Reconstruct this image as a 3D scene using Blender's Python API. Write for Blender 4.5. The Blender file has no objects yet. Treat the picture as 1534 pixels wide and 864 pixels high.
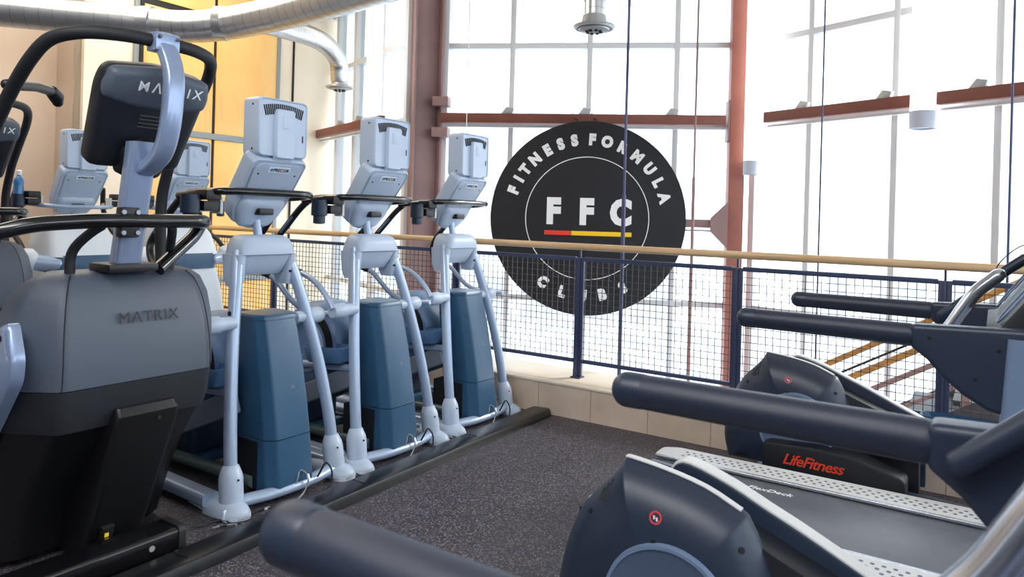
import bpy, bmesh, math, random
from mathutils import Vector as V, Matrix
random.seed(7)
PI = math.pi
scn = bpy.context.scene
col = scn.collection

# ------------------------------------------------------------------ materials
def lin(r, g, b):
    f = lambda v: (v/255/12.92) if v/255 <= .04045 else ((v/255+.055)/1.055)**2.4
    return (f(r), f(g), f(b), 1)

def mat(name, rgb, rough=.5, metal=0., bump=0., bscale=200, spec=.5, coat=0., emit=None, var=0., vscale=4):
    m = bpy.data.materials.new(name); m.use_nodes = True
    nt = m.node_tree; n = nt.nodes; l = nt.links
    b = n['Principled BSDF']
    c = lin(*rgb)
    b.inputs['Base Color'].default_value = c
    b.inputs['Roughness'].default_value = rough
    b.inputs['Metallic'].default_value = metal
    b.inputs['Specular IOR Level'].default_value = spec
    b.inputs['Coat Weight'].default_value = coat
    if emit:
        b.inputs['Emission Color'].default_value = lin(*emit[0]); b.inputs['Emission Strength'].default_value = emit[1]
    tc = n.new('ShaderNodeTexCoord')
    if var:
        t = n.new('ShaderNodeTexNoise'); t.inputs['Scale'].default_value = vscale; t.inputs['Detail'].default_value = 5
        l.new(tc.outputs['Object'], t.inputs['Vector'])
        r = n.new('ShaderNodeValToRGB')
        r.color_ramp.elements[0].position = .3; r.color_ramp.elements[1].position = .7
        r.color_ramp.elements[0].color = tuple(x*(1-var) for x in c[:3])+(1,)
        r.color_ramp.elements[1].color = tuple(min(1, x*(1+var)) for x in c[:3])+(1,)
        l.new(t.outputs['Fac'], r.inputs['Fac']); l.new(r.outputs['Color'], b.inputs['Base Color'])
    if bump:
        t = n.new('ShaderNodeTexNoise'); t.inputs['Scale'].default_value = bscale; t.inputs['Detail'].default_value = 2
        l.new(tc.outputs['Object'], t.inputs['Vector'])
        bp = n.new('ShaderNodeBump'); bp.inputs['Strength'].default_value = bump; bp.inputs['Distance'].default_value = .002
        l.new(t.outputs['Fac'], bp.inputs['Height']); l.new(bp.outputs['Normal'], b.inputs['Normal'])
    return m

M = {}
M['silver'] = mat('silver blue plastic', (178, 192, 212), .38, 0, .12, 600)
M['silver_tube'] = mat('silver blue paint', (162, 180, 206), .3, .25, coat=.3)
M['pedal'] = mat('mid blue pedal plastic', (82, 118, 158), .4)
M['pale'] = mat('pale plastic', (216, 224, 234), .4, 0, .1, 500)
M['teal'] = mat('teal blue plastic', (44, 82, 114), .32, 0, .08, 500)
M['teal_dark'] = mat('dark teal plastic', (22, 40, 62), .4)
M['track'] = mat('grey green track paint', (92, 112, 118), .35, .2)
M['ramp'] = mat('grey ramp paint', (136, 146, 160), .4, .1)
M['drum'] = mat('blue grey plastic', (104, 132, 168), .35, 0, .08, 500)
M['black'] = mat('black plastic', (15, 16, 20), .42, 0, .15, 700)
M['black_gloss'] = mat('glossy black paint', (14, 14, 18), .2, coat=.4)
M['ramp_black'] = mat('satin black cable cover', (17, 18, 22), .3, 0, .15, 400)
M['rubber'] = mat('black rubber', (24, 25, 30), .6, 0, .2, 900)
M['charcoal'] = mat('charcoal plastic', (76, 84, 98), .42, 0, .25, 900)
M['charcoal_dark'] = mat('dark charcoal plastic', (36, 39, 46), .5, 0, .25, 900)
M['mast'] = mat('grey blue metallic paint', (138, 155, 186), .28, .35, coat=.5)
M['navy'] = mat('navy black plastic', (36, 47, 66), .38, 0, .12, 900)
M['navy_foam'] = mat('navy foam grip', (36, 44, 62), .38, 0, .25, 1200)
M['navy_dark'] = mat('dark navy plastic', (20, 24, 32), .45)
M['slate'] = mat('slate plastic', (84, 98, 124), .45)
M['upright'] = mat('blue grey powder coat', (118, 138, 168), .4, .2)
M['steel'] = mat('brushed steel', (190, 195, 205), .22, .9)
M['bolt'] = mat('bolt steel', (150, 155, 165), .3, .9)
M['hole'] = mat('dark recess', (6, 6, 8), .7)
M['white'] = mat('white print', (238, 240, 242), .5)
M['print_dark'] = mat('dark print', (28, 32, 40), .5)
M['red'] = mat('red print', (205, 62, 72), .5)
M['orange_red'] = mat('orange red print', (226, 66, 36), .5)
M['blue_print'] = mat('blue print', (40, 140, 205), .5)
M['yellow'] = mat('yellow print', (240, 200, 50), .5)
M['trim'] = mat('light trim plastic', (205, 205, 205), .4)
M['sign'] = mat('matt black sign board', (24, 25, 32), .75)
M['sign_red'] = mat('sign red', (226, 58, 30), .6)
M['sign_yellow'] = mat('sign yellow', (244, 200, 20), .6)
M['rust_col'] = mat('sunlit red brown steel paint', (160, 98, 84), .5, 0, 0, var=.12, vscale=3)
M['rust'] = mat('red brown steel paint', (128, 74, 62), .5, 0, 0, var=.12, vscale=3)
M['rust_dark'] = mat('dark brown steel paint', (152, 122, 120), .5, 0, 0, var=.1, vscale=3)
M['frame'] = mat('aluminium window frame', (214, 216, 220), .4, .1)
M['rail_blue'] = mat('blue black railing paint', (56, 64, 92), .4)
M['wire'] = mat('grey wire', (74, 70, 74), .5, .2)
M['rod'] = mat('blue grey rod', (70, 76, 108), .4, .3)
M['white_paint'] = mat('white paint', (236, 236, 236), .5)
M['duct'] = mat('galvanised duct', (196, 198, 200), .28, .85, var=.06, vscale=2)
M['diff'] = mat('diffuser grey', (180, 182, 184), .35, .4)
M['cream'] = mat('cream wall paint', (236, 222, 202), .8, var=.03, vscale=1.5)
M['beige'] = mat('beige wall paint', (202, 182, 164), .8, var=.04, vscale=1.2)
M['greytrim'] = mat('grey wall trim', (134, 142, 146), .5)
M['blacktrim'] = mat('black joint trim', (20, 18, 18), .6)
M['ceil'] = mat('ceiling paint', (216, 206, 190), .9)
M['added_wall'] = mat('dim added wall paint', (120, 124, 134), .85)  # kept dark so the added unseen walls return little light
M['paver'] = mat('pale lower floor', (228, 228, 230), .7, var=.05, vscale=.6)
M['conc'] = mat('pale facade', (240, 240, 242), .8, var=.02, vscale=.4)
M['stair_dark'] = mat('dark stair steel', (72, 70, 78), .6)
M['cable'] = mat('black cable', (20, 20, 24), .5)
M['cable_grey'] = mat('grey cable', (130, 132, 140), .5)
M['bottle'] = mat('blue bottle plastic', (60, 120, 180), .15, coat=.5)
M['cupmetal'] = mat('dark cup metal', (70, 66, 66), .25, .7)
M['lampbody'] = mat('lamp lower shade', (196, 202, 218), .4)
M['lampglow'] = mat('lamp glowing tube', (255, 255, 255), .5, emit=((255, 252, 248), 1.4))
M['glassdark'] = mat('dark screen glass', (16, 18, 24), .3)

def wood(name, a, b, sc=(1, 30, 30), rough=.45):
    m = bpy.data.materials.new(name); m.use_nodes = True
    n = m.node_tree.nodes; l = m.node_tree.links; bs = n['Principled BSDF']
    tc = n.new('ShaderNodeTexCoord'); mp = n.new('ShaderNodeMapping'); mp.inputs['Scale'].default_value = sc
    t = n.new('ShaderNodeTexNoise'); t.inputs['Scale'].default_value = 2; t.inputs['Detail'].default_value = 6
    r = n.new('ShaderNodeValToRGB'); r.color_ramp.elements[0].color = lin(*a); r.color_ramp.elements[1].color = lin(*b)
    r.color_ramp.elements[0].position = .35; r.color_ramp.elements[1].position = .65
    l.new(tc.outputs['Object'], mp.inputs['Vector']); l.new(mp.outputs['Vector'], t.inputs['Vector'])
    l.new(t.outputs['Fac'], r.inputs['Fac']); l.new(r.outputs['Color'], bs.inputs['Base Color'])
    bs.inputs['Roughness'].default_value = rough
    return m
M['oak'] = wood('oak handrail', (198, 162, 120), (222, 190, 150))
M['stairoak'] = wood('stair oak', (168, 112, 48), (206, 150, 76))
M['ply'] = wood('orange plywood panel', (240, 186, 108), (246, 200, 126), (2, 1.2, .5), .5)

def floor_mat():
    m = bpy.data.materials.new('speckled rubber floor'); m.use_nodes = True
    n = m.node_tree.nodes; l = m.node_tree.links; bs = n['Principled BSDF']
    tc = n.new('ShaderNodeTexCoord')
    v = n.new('ShaderNodeTexVoronoi'); v.inputs['Scale'].default_value = 170
    l.new(tc.outputs['Object'], v.inputs['Vector'])
    sp = n.new('ShaderNodeSeparateColor'); l.new(v.outputs['Color'], sp.inputs['Color'])
    r = n.new('ShaderNodeValToRGB'); r.color_ramp.interpolation = 'CONSTANT'
    e = r.color_ramp.elements
    e[0].color = lin(50, 47, 53); e[1].position = .62; e[1].color = lin(76, 70, 78)
    x = e.new(.82); x.color = lin(126, 114, 120)
    x = e.new(.93); x.color = lin(98, 102, 130)
    l.new(sp.outputs['Red'], r.inputs['Fac']); l.new(r.outputs['Color'], bs.inputs['Base Color'])
    bs.inputs['Roughness'].default_value = .5
    bp = n.new('ShaderNodeBump'); bp.inputs['Strength'].default_value = .25; bp.inputs['Distance'].default_value = .002
    l.new(v.outputs['Distance'], bp.inputs['Height']); l.new(bp.outputs['Normal'], bs.inputs['Normal'])
    return m
M['floor'] = floor_mat()

def belt_mat():
    m = mat('worn treadmill belt', (84, 86, 94), .27, bump=.3, bscale=500, var=.18, vscale=3)
    return m
M['belt'] = belt_mat()

def tile_mat():
    m = bpy.data.materials.new('beige stone tile'); m.use_nodes = True
    n = m.node_tree.nodes; l = m.node_tree.links; bs = n['Principled BSDF']
    tc = n.new('ShaderNodeTexCoord')
    t = n.new('ShaderNodeTexNoise'); t.inputs['Scale'].default_value = 3.5; t.inputs['Detail'].default_value = 7
    l.new(tc.outputs['Object'], t.inputs['Vector'])
    r = n.new('ShaderNodeValToRGB'); r.color_ramp.elements[0].color = lin(200, 178, 158); r.color_ramp.elements[1].color = lin(226, 206, 186)
    r.color_ramp.elements[0].position = .3; r.color_ramp.elements[1].position = .7
    sx = n.new('ShaderNodeSeparateXYZ'); l.new(tc.outputs['Object'], sx.inputs['Vector'])
    md = n.new('ShaderNodeMath'); md.operation = 'MODULO'; md.inputs[1].default_value = .435
    ad = n.new('ShaderNodeMath'); ad.operation = 'ADD'; ad.inputs[1].default_value = 20*.435+.20
    l.new(sx.outputs['X'], ad.inputs[0]); l.new(ad.outputs[0], md.inputs[0])
    lt = n.new('ShaderNodeMath'); lt.operation = 'LESS_THAN'; lt.inputs[1].default_value = .005
    l.new(md.outputs[0], lt.inputs[0])
    mx = n.new('ShaderNodeMix'); mx.data_type = 'RGBA'; mx.inputs[7].default_value = lin(150, 128, 110)
    l.new(lt.outputs[0], mx.inputs[0]); l.new(t.outputs['Fac'], r.inputs['Fac']); l.new(r.outputs['Color'], mx.inputs[6])
    l.new(mx.outputs[2], bs.inputs['Base Color']); bs.inputs['Roughness'].default_value = .4
    return m
M['tile'] = tile_mat()
M['ledge'] = mat('cream stone ledge', (232, 218, 200), .35, var=.04, vscale=3)

def glass_mat():
    m = bpy.data.materials.new('clear window glass'); m.use_nodes = True
    n = m.node_tree.nodes; l = m.node_tree.links
    for x in list(n):
        if x.type != 'OUTPUT_MATERIAL': n.remove(x)
    o = [x for x in n if x.type == 'OUTPUT_MATERIAL'][0]
    t = n.new('ShaderNodeBsdfTransparent'); t.inputs['Color'].default_value = (.96, .98, .98, 1)
    g = n.new('ShaderNodeBsdfGlossy'); g.inputs['Roughness'].default_value = .02
    mx = n.new('ShaderNodeMixShader'); mx.inputs[0].default_value = .05
    l.new(t.outputs[0], mx.inputs[1]); l.new(g.outputs[0], mx.inputs[2]); l.new(mx.outputs[0], o.inputs['Surface'])
    return m
M['glass'] = glass_mat()

def facade_mat():
    m = bpy.data.materials.new('pale facade with window rows'); m.use_nodes = True
    n = m.node_tree.nodes; l = m.node_tree.links; bs = n['Principled BSDF']
    tc = n.new('ShaderNodeTexCoord'); b = n.new('ShaderNodeTexBrick')
    b.offset = 0; b.inputs['Color1'].default_value = lin(190, 195, 202); b.inputs['Color2'].default_value = lin(198, 202, 207)
    b.inputs['Mortar'].default_value = lin(250, 250, 250); b.inputs['Scale'].default_value = 1
    b.inputs['Mortar Size'].default_value = .45; b.inputs['Brick Width'].default_value = 2.6; b.inputs['Row Height'].default_value = 3.2
    mp = n.new('ShaderNodeMapping'); mp.inputs['Rotation'].default_value = (PI/2, 0, 0)
    l.new(tc.outputs['Object'], mp.inputs['Vector']); l.new(mp.outputs['Vector'], b.inputs['Vector'])
    l.new(b.outputs['Color'], bs.inputs['Base Color']); bs.inputs['Roughness'].default_value = .8
    return m
M['facade'] = facade_mat()

# ------------------------------------------------------------------ mesh builder
def spline(pts, n=6):
    P = [V(p) for p in pts]; out = []
    for i in range(len(P)-1):
        p0 = P[i-1] if i else P[0]*2-P[1]; p1 = P[i]; p2 = P[i+1]; p3 = P[i+2] if i+2 < len(P) else P[-1]*2-P[-2]
        for k in range(n):
            t = k/n
            out.append(.5*((2*p1)+(p2-p0)*t+(2*p0-5*p1+4*p2-p3)*t*t+(3*p1-p0-3*p2+p3)*t**3))
    out.append(P[-1]); return out

def fillet(pts, r, n=6):
    P = [V(p) for p in pts]; out = [P[0]]
    for i in range(1, len(P)-1):
        a = (P[i-1]-P[i]); b = (P[i+1]-P[i]); rr = min(r, a.length*.48, b.length*.48)
        A = P[i]+a.normalized()*rr; B = P[i]+b.normalized()*rr
        for k in range(n+1):
            t = k/n; out.append(A*(1-t)**2+P[i]*2*t*(1-t)+B*t*t)
    out.append(P[-1]); return out

def rpoly(pts, r, n=4):
    """round the corners of a closed 2D polygon"""
    m = len(pts); out = []
    for i in range(m):
        p = V((*pts[i], 0)); a = V((*pts[i-1], 0))-p; b = V((*pts[(i+1) % m], 0))-p
        rr = min(r, a.length*.45, b.length*.45)
        A = p+a.normalized()*rr; B = p+b.normalized()*rr
        for k in range(n+1):
            t = k/n; q = A*(1-t)**2+p*2*t*(1-t)+B*t*t; out.append((q.x, q.y))
    return out

def rrect(hw, hh, r, n=4, cx=0, cy=0):
    return [(x+cx, y+cy) for x, y in rpoly([(-hw, -hh), (hw, -hh), (hw, hh), (-hw, hh)], r, n)]

class MB:
    def __init__(s): s.v = []; s.f = []; s.m = []; s.mi = 0
    def add(s, verts, faces):
        o = len(s.v); s.v += [V(p) for p in verts]
        for f in faces: s.f.append([i+o for i in f]); s.m.append(s.mi)
        return s
    def mat(s, i): s.mi = i; return s
    def box(s, c, d, rot=None):
        c = V(c); R = rot or Matrix.Identity(3)
        P = [c+R@V((x*d[0]/2, y*d[1]/2, z*d[2]/2)) for x in (-1, 1) for y in (-1, 1) for z in (-1, 1)]
        return s.add(P, [(0, 1, 3, 2), (4, 6, 7, 5), (0, 4, 5, 1), (2, 3, 7, 6), (0, 2, 6, 4), (1, 5, 7, 3)])
    def bar(s, a, b, w, h, up=(0, 0, 1)):
        a = V(a); b = V(b); d = (b-a); L = d.length; d.normalize(); u = V(up)
        x = d.cross(u).normalized(); u = x.cross(d)
        R = Matrix((d, x, u)).transposed()
        return s.box((a+b)/2, (L, w, h), R)
    def loft(s, rings, cap=True, closed=True):
        n = len(rings[0]); P = [p for r in rings for p in r]; F = []
        for i in range(len(rings)-1):
            for j in range(n if closed else n-1):
                k = (j+1) % n
                F.append((i*n+j, i*n+k, (i+1)*n+k, (i+1)*n+j))
        if cap:
            F.append(tuple(range(n-1, -1, -1))); F.append(tuple((len(rings)-1)*n+j for j in range(n)))
        return s.add(P, F)
    def tube(s, pts, r, seg=14, round_ends=False, flat=1., up=None):
        """sweep; r number or list; flat scales the thickness along the 'up' side"""
        P = [V(p) for p in pts]; n = len(P)
        R = list(r) if isinstance(r, (list, tuple)) else [r]*n
        if len(R) != n: R = [R[0]+(R[-1]-R[0])*i/(n-1) for i in range(n)]
        T = []
        for i in range(n):
            a = P[max(0, i-1)]; b = P[min(n-1, i+1)]; T.append((b-a).normalized())
        u = V(up) if up else (V((0, 0, 1)) if abs(T[0].z) < .9 else V((1, 0, 0)))
        fr = []
        for i in range(n):
            if up: u = V(up)
            x = T[i].cross(u)
            if x.length < 1e-4: x = T[i].cross(V((.3, .9, .1)))
            x.normalize(); u = x.cross(T[i]).normalized(); fr.append((x, u))
        def ring(c, x, w, rr): return [c+x*math.cos(2*PI*k/seg)*rr+w*math.sin(2*PI*k/seg)*rr*flat for k in range(seg)]
        rings = []
        if round_ends:
            for a in (80, 55, 30, 12):
                rings.append(ring(P[0]-T[0]*R[0]*math.sin(math.radians(a))*.9, *fr[0], R[0]*math.cos(math.radians(a))))
        rings += [ring(P[i], *fr[i], R[i]) for i in range(n)]
        if round_ends:
            for a in (12, 30, 55, 80):
                rings.append(ring(P[-1]+T[-1]*R[-1]*math.sin(math.radians(a))*.9, *fr[-1], R[-1]*math.cos(math.radians(a))))
        return s.loft(rings)
    def strip(s, pts, w, h, up=(0, 1, 0), r=.3):
        """sweep a rounded rectangle w (along up) x h"""
        P = [V(p) for p in pts]; n = len(P); rings = []
        prof = rrect(w/2, h/2, min(w, h)*r, 3)
        for i in range(n):
            t = (P[min(n-1, i+1)]-P[max(0, i-1)]).normalized(); u = V(up); x = t.cross(u).normalized(); u = x.cross(t).normalized()
            rings.append([P[i]+u*a+x*b for a, b in prof])
        return s.loft(rings)
    def lathe(s, prof, o=(0, 0, 0), axis=(0, 0, 1), seg=24):
        """prof = [(radius, height)]"""
        o = V(o); a = V(axis).normalized(); x = a.orthogonal().normalized(); y = a.cross(x)
        rings = [[o+a*h+(x*math.cos(2*PI*k/seg)+y*math.sin(2*PI*k/seg))*max(r, 1e-4) for k in range(seg)] for r, h in prof]
        return s.loft(rings)
    def prism(s, out, y0, y1, mp=lambda a, b, c: (a, c, b)):
        """outline (a,b) extruded c=y0..y1; default map outline in XZ, extrusion in Y"""
        return s.loft([[V(mp(a, b, y0)) for a, b in out], [V(mp(a, b, y1)) for a, b in out]])
    def xform(s, M4, start=0):
        for i in range(start, len(s.v)): s.v[i] = M4@s.v[i]
        return s
    def text(s, txt, size, M4, ext=.0008, off=0., shear=0., sp=1.):
        cu = bpy.data.curves.new('t', 'FONT'); cu.body = txt; cu.size = size; cu.extrude = ext; cu.offset = off
        cu.shear = shear; cu.align_x = 'CENTER'; cu.align_y = 'CENTER'; cu.resolution_u = 3; cu.space_character = sp
        ob = bpy.data.objects.new('t', cu); col.objects.link(ob)
        me = bpy.data.meshes.new_from_object(ob.evaluated_get(bpy.context.evaluated_depsgraph_get()))
        s.add([M4@v.co for v in me.vertices], [tuple(p.vertices) for p in me.polygons])
        bpy.data.objects.remove(ob); bpy.data.curves.remove(cu); bpy.data.meshes.remove(me)
        return s
    def build(s, name, m, parent=None, bevel=0., seg=2, smooth=True, bangle=30, loc=None):
        me = bpy.data.meshes.new(name); ms = m if isinstance(m, list) else [m]
        org = V(loc) if loc else V((0, 0, 0))
        me.from_pydata([p-org for p in s.v], [], s.f)
        for x in ms: me.materials.append(M[x] if isinstance(x, str) else x)
        me.polygons.foreach_set('material_index', s.m)
        bm = bmesh.new(); bm.from_mesh(me)
        bmesh.ops.recalc_face_normals(bm, faces=bm.faces)
        if bevel:
            es = [e for e in bm.edges if len(e.link_faces) == 2 and e.calc_face_angle(0) > math.radians(bangle)]
            bmesh.ops.bevel(bm, geom=es, offset=bevel, segments=seg, affect='EDGES', profile=.6, clamp_overlap=True)
        if smooth:
            for f in bm.faces: f.smooth = True
            for e in bm.edges:
                if len(e.link_faces) == 2 and e.calc_face_angle(0) > math.radians(38): e.smooth = False
        bm.to_mesh(me); bm.free()
        o = bpy.data.objects.new(name, me); col.objects.link(o)
        if loc: o.location = org
        if parent: o.parent = parent
        return o

def tag(o, label=None, cat=None, group=None, kind=None):
    if label: o['label'] = label
    if cat: o['category'] = cat
    if group: o['group'] = group
    if kind: o['kind'] = kind
    return o
def thing(name, loc, label, cat, group=None, rz=0):
    o = bpy.data.objects.new(name, None); col.objects.link(o); o.location = loc; o.rotation_euler = (0, 0, rz)
    o.empty_display_size = .1
    return tag(o, label, cat, group)
def copy_tree(o, parent=None):
    c = o.copy(); col.objects.link(c)
    if parent: c.parent = parent
    for ch in list(o.children): copy_tree(ch, c)
    return c
def again(src, loc, label, rz=0):
    c = copy_tree(src); c.location = loc; c.rotation_euler = (0, 0, rz); c['label'] = label; return c

def each(name, m, parent, specs, seg=12):
    for o, n, r, h in specs:
        f = MB(); disc(f, o, n, r, h, seg); f.build(name, m, parent)

def frame4(o, x, y):
    x = V(x).normalized(); y = V(y).normalized(); z = x.cross(y)
    m = Matrix((x, y, z)).transposed().to_4x4(); m.translation = V(o); return m
def disc(mb, o, n, r, h=.003, seg=12):
    return mb.lathe([(r, 0), (r, h)], o, n, seg)

# ------------------------------------------------------------------ setting
CEIL = 4.3; LOW = -3.2; WX = -7.4
def struct(name, mb, m, **k): return tag(mb.build(name, m, **k), kind='structure')

# gym floor slab
f = MB(); f.box((-.95, .6, -.15), (13.9, 8.03, .30))
struct('floor', f, 'floor', smooth=False)
# lower hall floor far below the balcony
f = MB(); f.box((-2, 6.5, LOW-.1), (16, 12, .2)); struct('floor', f, 'paver', smooth=False)
# tiled kerb at the floor edge, with a stone ledge on top
f = MB(); f.box((-1.7, 4.86, -.03), (11.4, .49, .52)); k_ = struct('trim_1', f, 'tile', smooth=False)
f = MB(); f.box((-1.7, 4.865, .236), (11.4, .52, .018)); struct('trim_2', f, 'ledge', bevel=.004)
# left wall: recessed beige part, cream part and plywood part
f = MB(); f.box((WX-.65, .2, 2.1), (.2, 6.62, 4.4)); f.box((WX-.3, 3.53, 2.1), (.5, .04, 4.4))
struct('wall_left', f, 'beige', smooth=False)
f = MB(); f.box((WX-.1, 5.12, .55), (.2, 3.22, 7.5)); wl = struct('wall_left', f, 'cream', smooth=False)
pan = [(4.06, 4.885, 2.29, 3.55), (4.925, 5.745, 2.29, 4.2), (4.06, 4.885, .66, 2.22), (4.925, 5.745, .66, 2.22), (4.06, 4.885, -3, .6), (4.925, 5.745, -3, .6), (4.06, 4.885, 3.62, 4.28)]
for a, b, z0, z1 in pan:
    f = MB(); f.box((WX+.014, (a+b)/2, (z0+z1)/2), (.028, b-a, z1-z0)); f.build('plywood_panel', 'ply', wl, bevel=.003)
f = MB()
for a in (4.905,): f.box((WX+.008, a, .6), (.014, .04, 7.3))
f.box((WX+.03, 4.045, .6), (.06, .035, 7.3)); f.box((WX+.008, 4.48, 3.585), (.016, .8, .07)); f.box((WX+.008, 6.01, .6), (.016, .022, 7.3))
f.build('joint_strip', 'blacktrim', wl, smooth=False)
f = MB(); f.box((WX+.02, 4.9, 2.255), (.04, 1.72, .065)); f.box((WX+.02, 4.9, .63), (.04, 1.72, .055)); f.box((WX+.02, 5.765, .6), (.04, .05, 7.3)); f.box((WX+.02, 4.005, .6), (.04, .05, 7.3))
f.build('metal_strip', 'greytrim', wl, bevel=.003)
f = MB(); f.box((WX+.003, 4.36, 1.93), (.004, .14, .26)); tag(f.build('paper_notice', 'white'), 'blank white paper notice stuck on the orange plywood wall', 'notice')
# ceiling
f = MB(); f.box((-1.5, 2.9, CEIL+.1), (14.6, 12.0, .2)); struct('ceiling', f, 'ceil', smooth=False)

f = MB(); f.box((-.95, -3.5, 2), (13.9, .2, 4.6)); struct('added_wall_back', f, 'added_wall', smooth=False)  # unseen wall added to cut the light from behind the camera
f = MB(); f.box((6.05, .7, .75), (.2, 8.2, 2.1)); struct('added_wall_right', f, 'added_wall', smooth=False)  # unseen low wall added so side light enters only above it
# ---- saw-tooth glazing
A1 = math.radians(26.2); A2 = math.radians(-21.7)
D1 = V((math.cos(A1), math.sin(A1), 0)); N1 = V((D1.y, -D1.x, 0))
D2 = V((math.cos(A2), math.sin(A2), 0)); N2 = V((D2.y, -D2.x, 0))
P1 = V((-5.09, 6.22, 0)); P2 = V((-2.11, 7.61, 0)); P3 = V((-5.26, 5.86, 0))
TOP = 4.06
def glazing(name, p0, d, n, s0, s1, mull, trans, wm=.055):
    def q(s, z, o=0): return p0+d*s+n*o+V((0, 0, z))
    fr = MB()
    for s in mull: fr.bar(q(s, LOW), q(s, TOP), wm, .11, n)
    for z in trans: fr.bar(q(s0, z), q(s1, z), .10, .06, (0, 0, 1)) if z > LOW and z < TOP-.1 else fr.bar(q(s0, z), q(s1, z), .10, .12, (0, 0, 1))
    for s in (s0, s1): fr.bar(q(s, LOW), q(s, TOP), .07, .12, n)
    w = struct(name, fr, 'frame', bevel=.006)
    ss = [s0]+list(mull)+[s1]; zz = sorted(trans)
    for a, b in zip(ss, ss[1:]):
        for c, e in zip(zz, zz[1:]):
            g = MB(); g.bar(q((a+b)/2, c+.02), q((a+b)/2, e-.02), (b-a)-.03, .008, n); g.build('window_pane', 'glass', w, smooth=False)
    return w
TR = [LOW+.05, -1.4, .58, 2.46, 3.3, TOP]
glazing('window_1', P1, D1, N1, 0, 3.08, (.742, 1.575, 2.49), TR)
glazing('window_2', P2, D2, N2, 0.03, 4.75, (.66, 1.48, 2.28, 3.1, 3.92), TR)
glazing('window_3', P3, D2, N2, -2.36, -.05, (-.9, -1.5, -2.1), TR, .085)
# header above the left glazing
f = MB(); f.bar(P3+D2*-2.4+V((0, 0, 4.18)), P3+V((0, 0, 4.18)), .16, .26); f.bar(P1+V((0, 0, 4.18)), P1+D1*3.08+V((0, 0, 4.18)), .16, .26); f.bar(P2+V((0, 0, 4.18)), P2+D2*4.8+V((0, 0, 4.18)), .16, .26)
struct('trim_3', f, 'ceil', smooth=False)

# steel columns at the corners of the glazing
def ibeam(mb, c, d, n, w, dep, z0, z1, t=.02):
    c = V(c)
    for s in (-1, 1):
        mb.bar(c+n*s*(dep/2)+V((0, 0, z0)), c+n*s*(dep/2)+V((0, 0, z1)), w, t, n)
    mb.bar(c+V((0, 0, z0)), c+V((0, 0, z1)), t, dep-t, n)
f = MB(); cl = (P1+P3)*.5+V((-.02, -.05, 0)); ax = V((math.cos(math.radians(58)), math.sin(math.radians(58)), 0)); an = V((ax.y, -ax.x, 0))
ibeam(f, cl, an, ax, .27, .30, LOW, CEIL, .022)
cL = f.build('steel_column', 'rust_dark', bevel=.003)
tag(cL, 'wide dark brown steel column left of the round black sign', 'column')
for z in (2.33, 2.66):
    f = MB(); f.bar(P1+D1*-.08+N1*.2+V((0, 0, z)), P1+D1*.09+N1*.2+V((0, 0, z)), .16, .10); f.build('beam_bracket', 'rust_dark', cL, bevel=.004)
f = MB(); cr = P1+D1*3.10+N1*.12
f.bar(cr+V((0, 0, LOW)), cr+V((0, 0, CEIL)), .155, .18, N1)
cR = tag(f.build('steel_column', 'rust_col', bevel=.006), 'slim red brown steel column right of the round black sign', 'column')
f = MB(); f.bar(cr+D1*-.09+V((0, 0, 2.28)), cr+D1*-.09+V((0, 0, 2.70)), .016, .2, N1); f.build('beam_plate', 'rust_dark', cR, bevel=.002)
g0 = cr+D1*-.08+N1*.12
f = MB(); f.prism([(0, -.24), (0, .24), (-.17, .07), (-.17, -.07)], -.01, .01, lambda a, b, c: g0+D1*a+N1*(c)+V((0, 0, 1.42+b))); f.build('gusset_plate', 'rust_dark', cR)
# horizontal steel beams with small clips at each mullion
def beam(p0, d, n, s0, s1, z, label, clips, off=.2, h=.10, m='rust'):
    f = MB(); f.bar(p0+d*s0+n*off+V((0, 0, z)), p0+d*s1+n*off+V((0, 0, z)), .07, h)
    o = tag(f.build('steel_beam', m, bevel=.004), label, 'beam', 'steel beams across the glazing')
    for s in clips:
        c = MB(); a = p0+d*s+n*(off-.03)+V((0, 0, z+h/2))
        c.prism([(-.09, 0), (.03, 0), (.05, .055), (-.03, .075)], -.025, .025, lambda x, y, w: a+d*x+n*w+V((0, 0, y)))
        c.build('beam_clip', 'diff', o, bevel=.003)
    f = MB(); f.bar(p0+d*s0+n*(off-.06)+V((0, 0, z-h/2-.03)), p0+d*s1+n*(off-.06)+V((0, 0, z-h/2-.03)), .05, .02); f.build('beam_ledge', 'frame', o)
    return o
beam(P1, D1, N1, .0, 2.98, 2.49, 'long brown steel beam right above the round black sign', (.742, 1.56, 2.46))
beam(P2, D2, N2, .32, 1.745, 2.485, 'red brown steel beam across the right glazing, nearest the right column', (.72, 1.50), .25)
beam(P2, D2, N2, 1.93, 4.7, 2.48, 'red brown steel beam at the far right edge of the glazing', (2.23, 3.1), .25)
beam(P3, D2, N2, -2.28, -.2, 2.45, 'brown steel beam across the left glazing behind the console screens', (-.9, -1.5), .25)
beam(P1, D1, N1, 1.7, 2.98, 1.43, 'short brown steel beam joining the sign to the right column', (), .17, .085, 'rust_dark')

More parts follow.
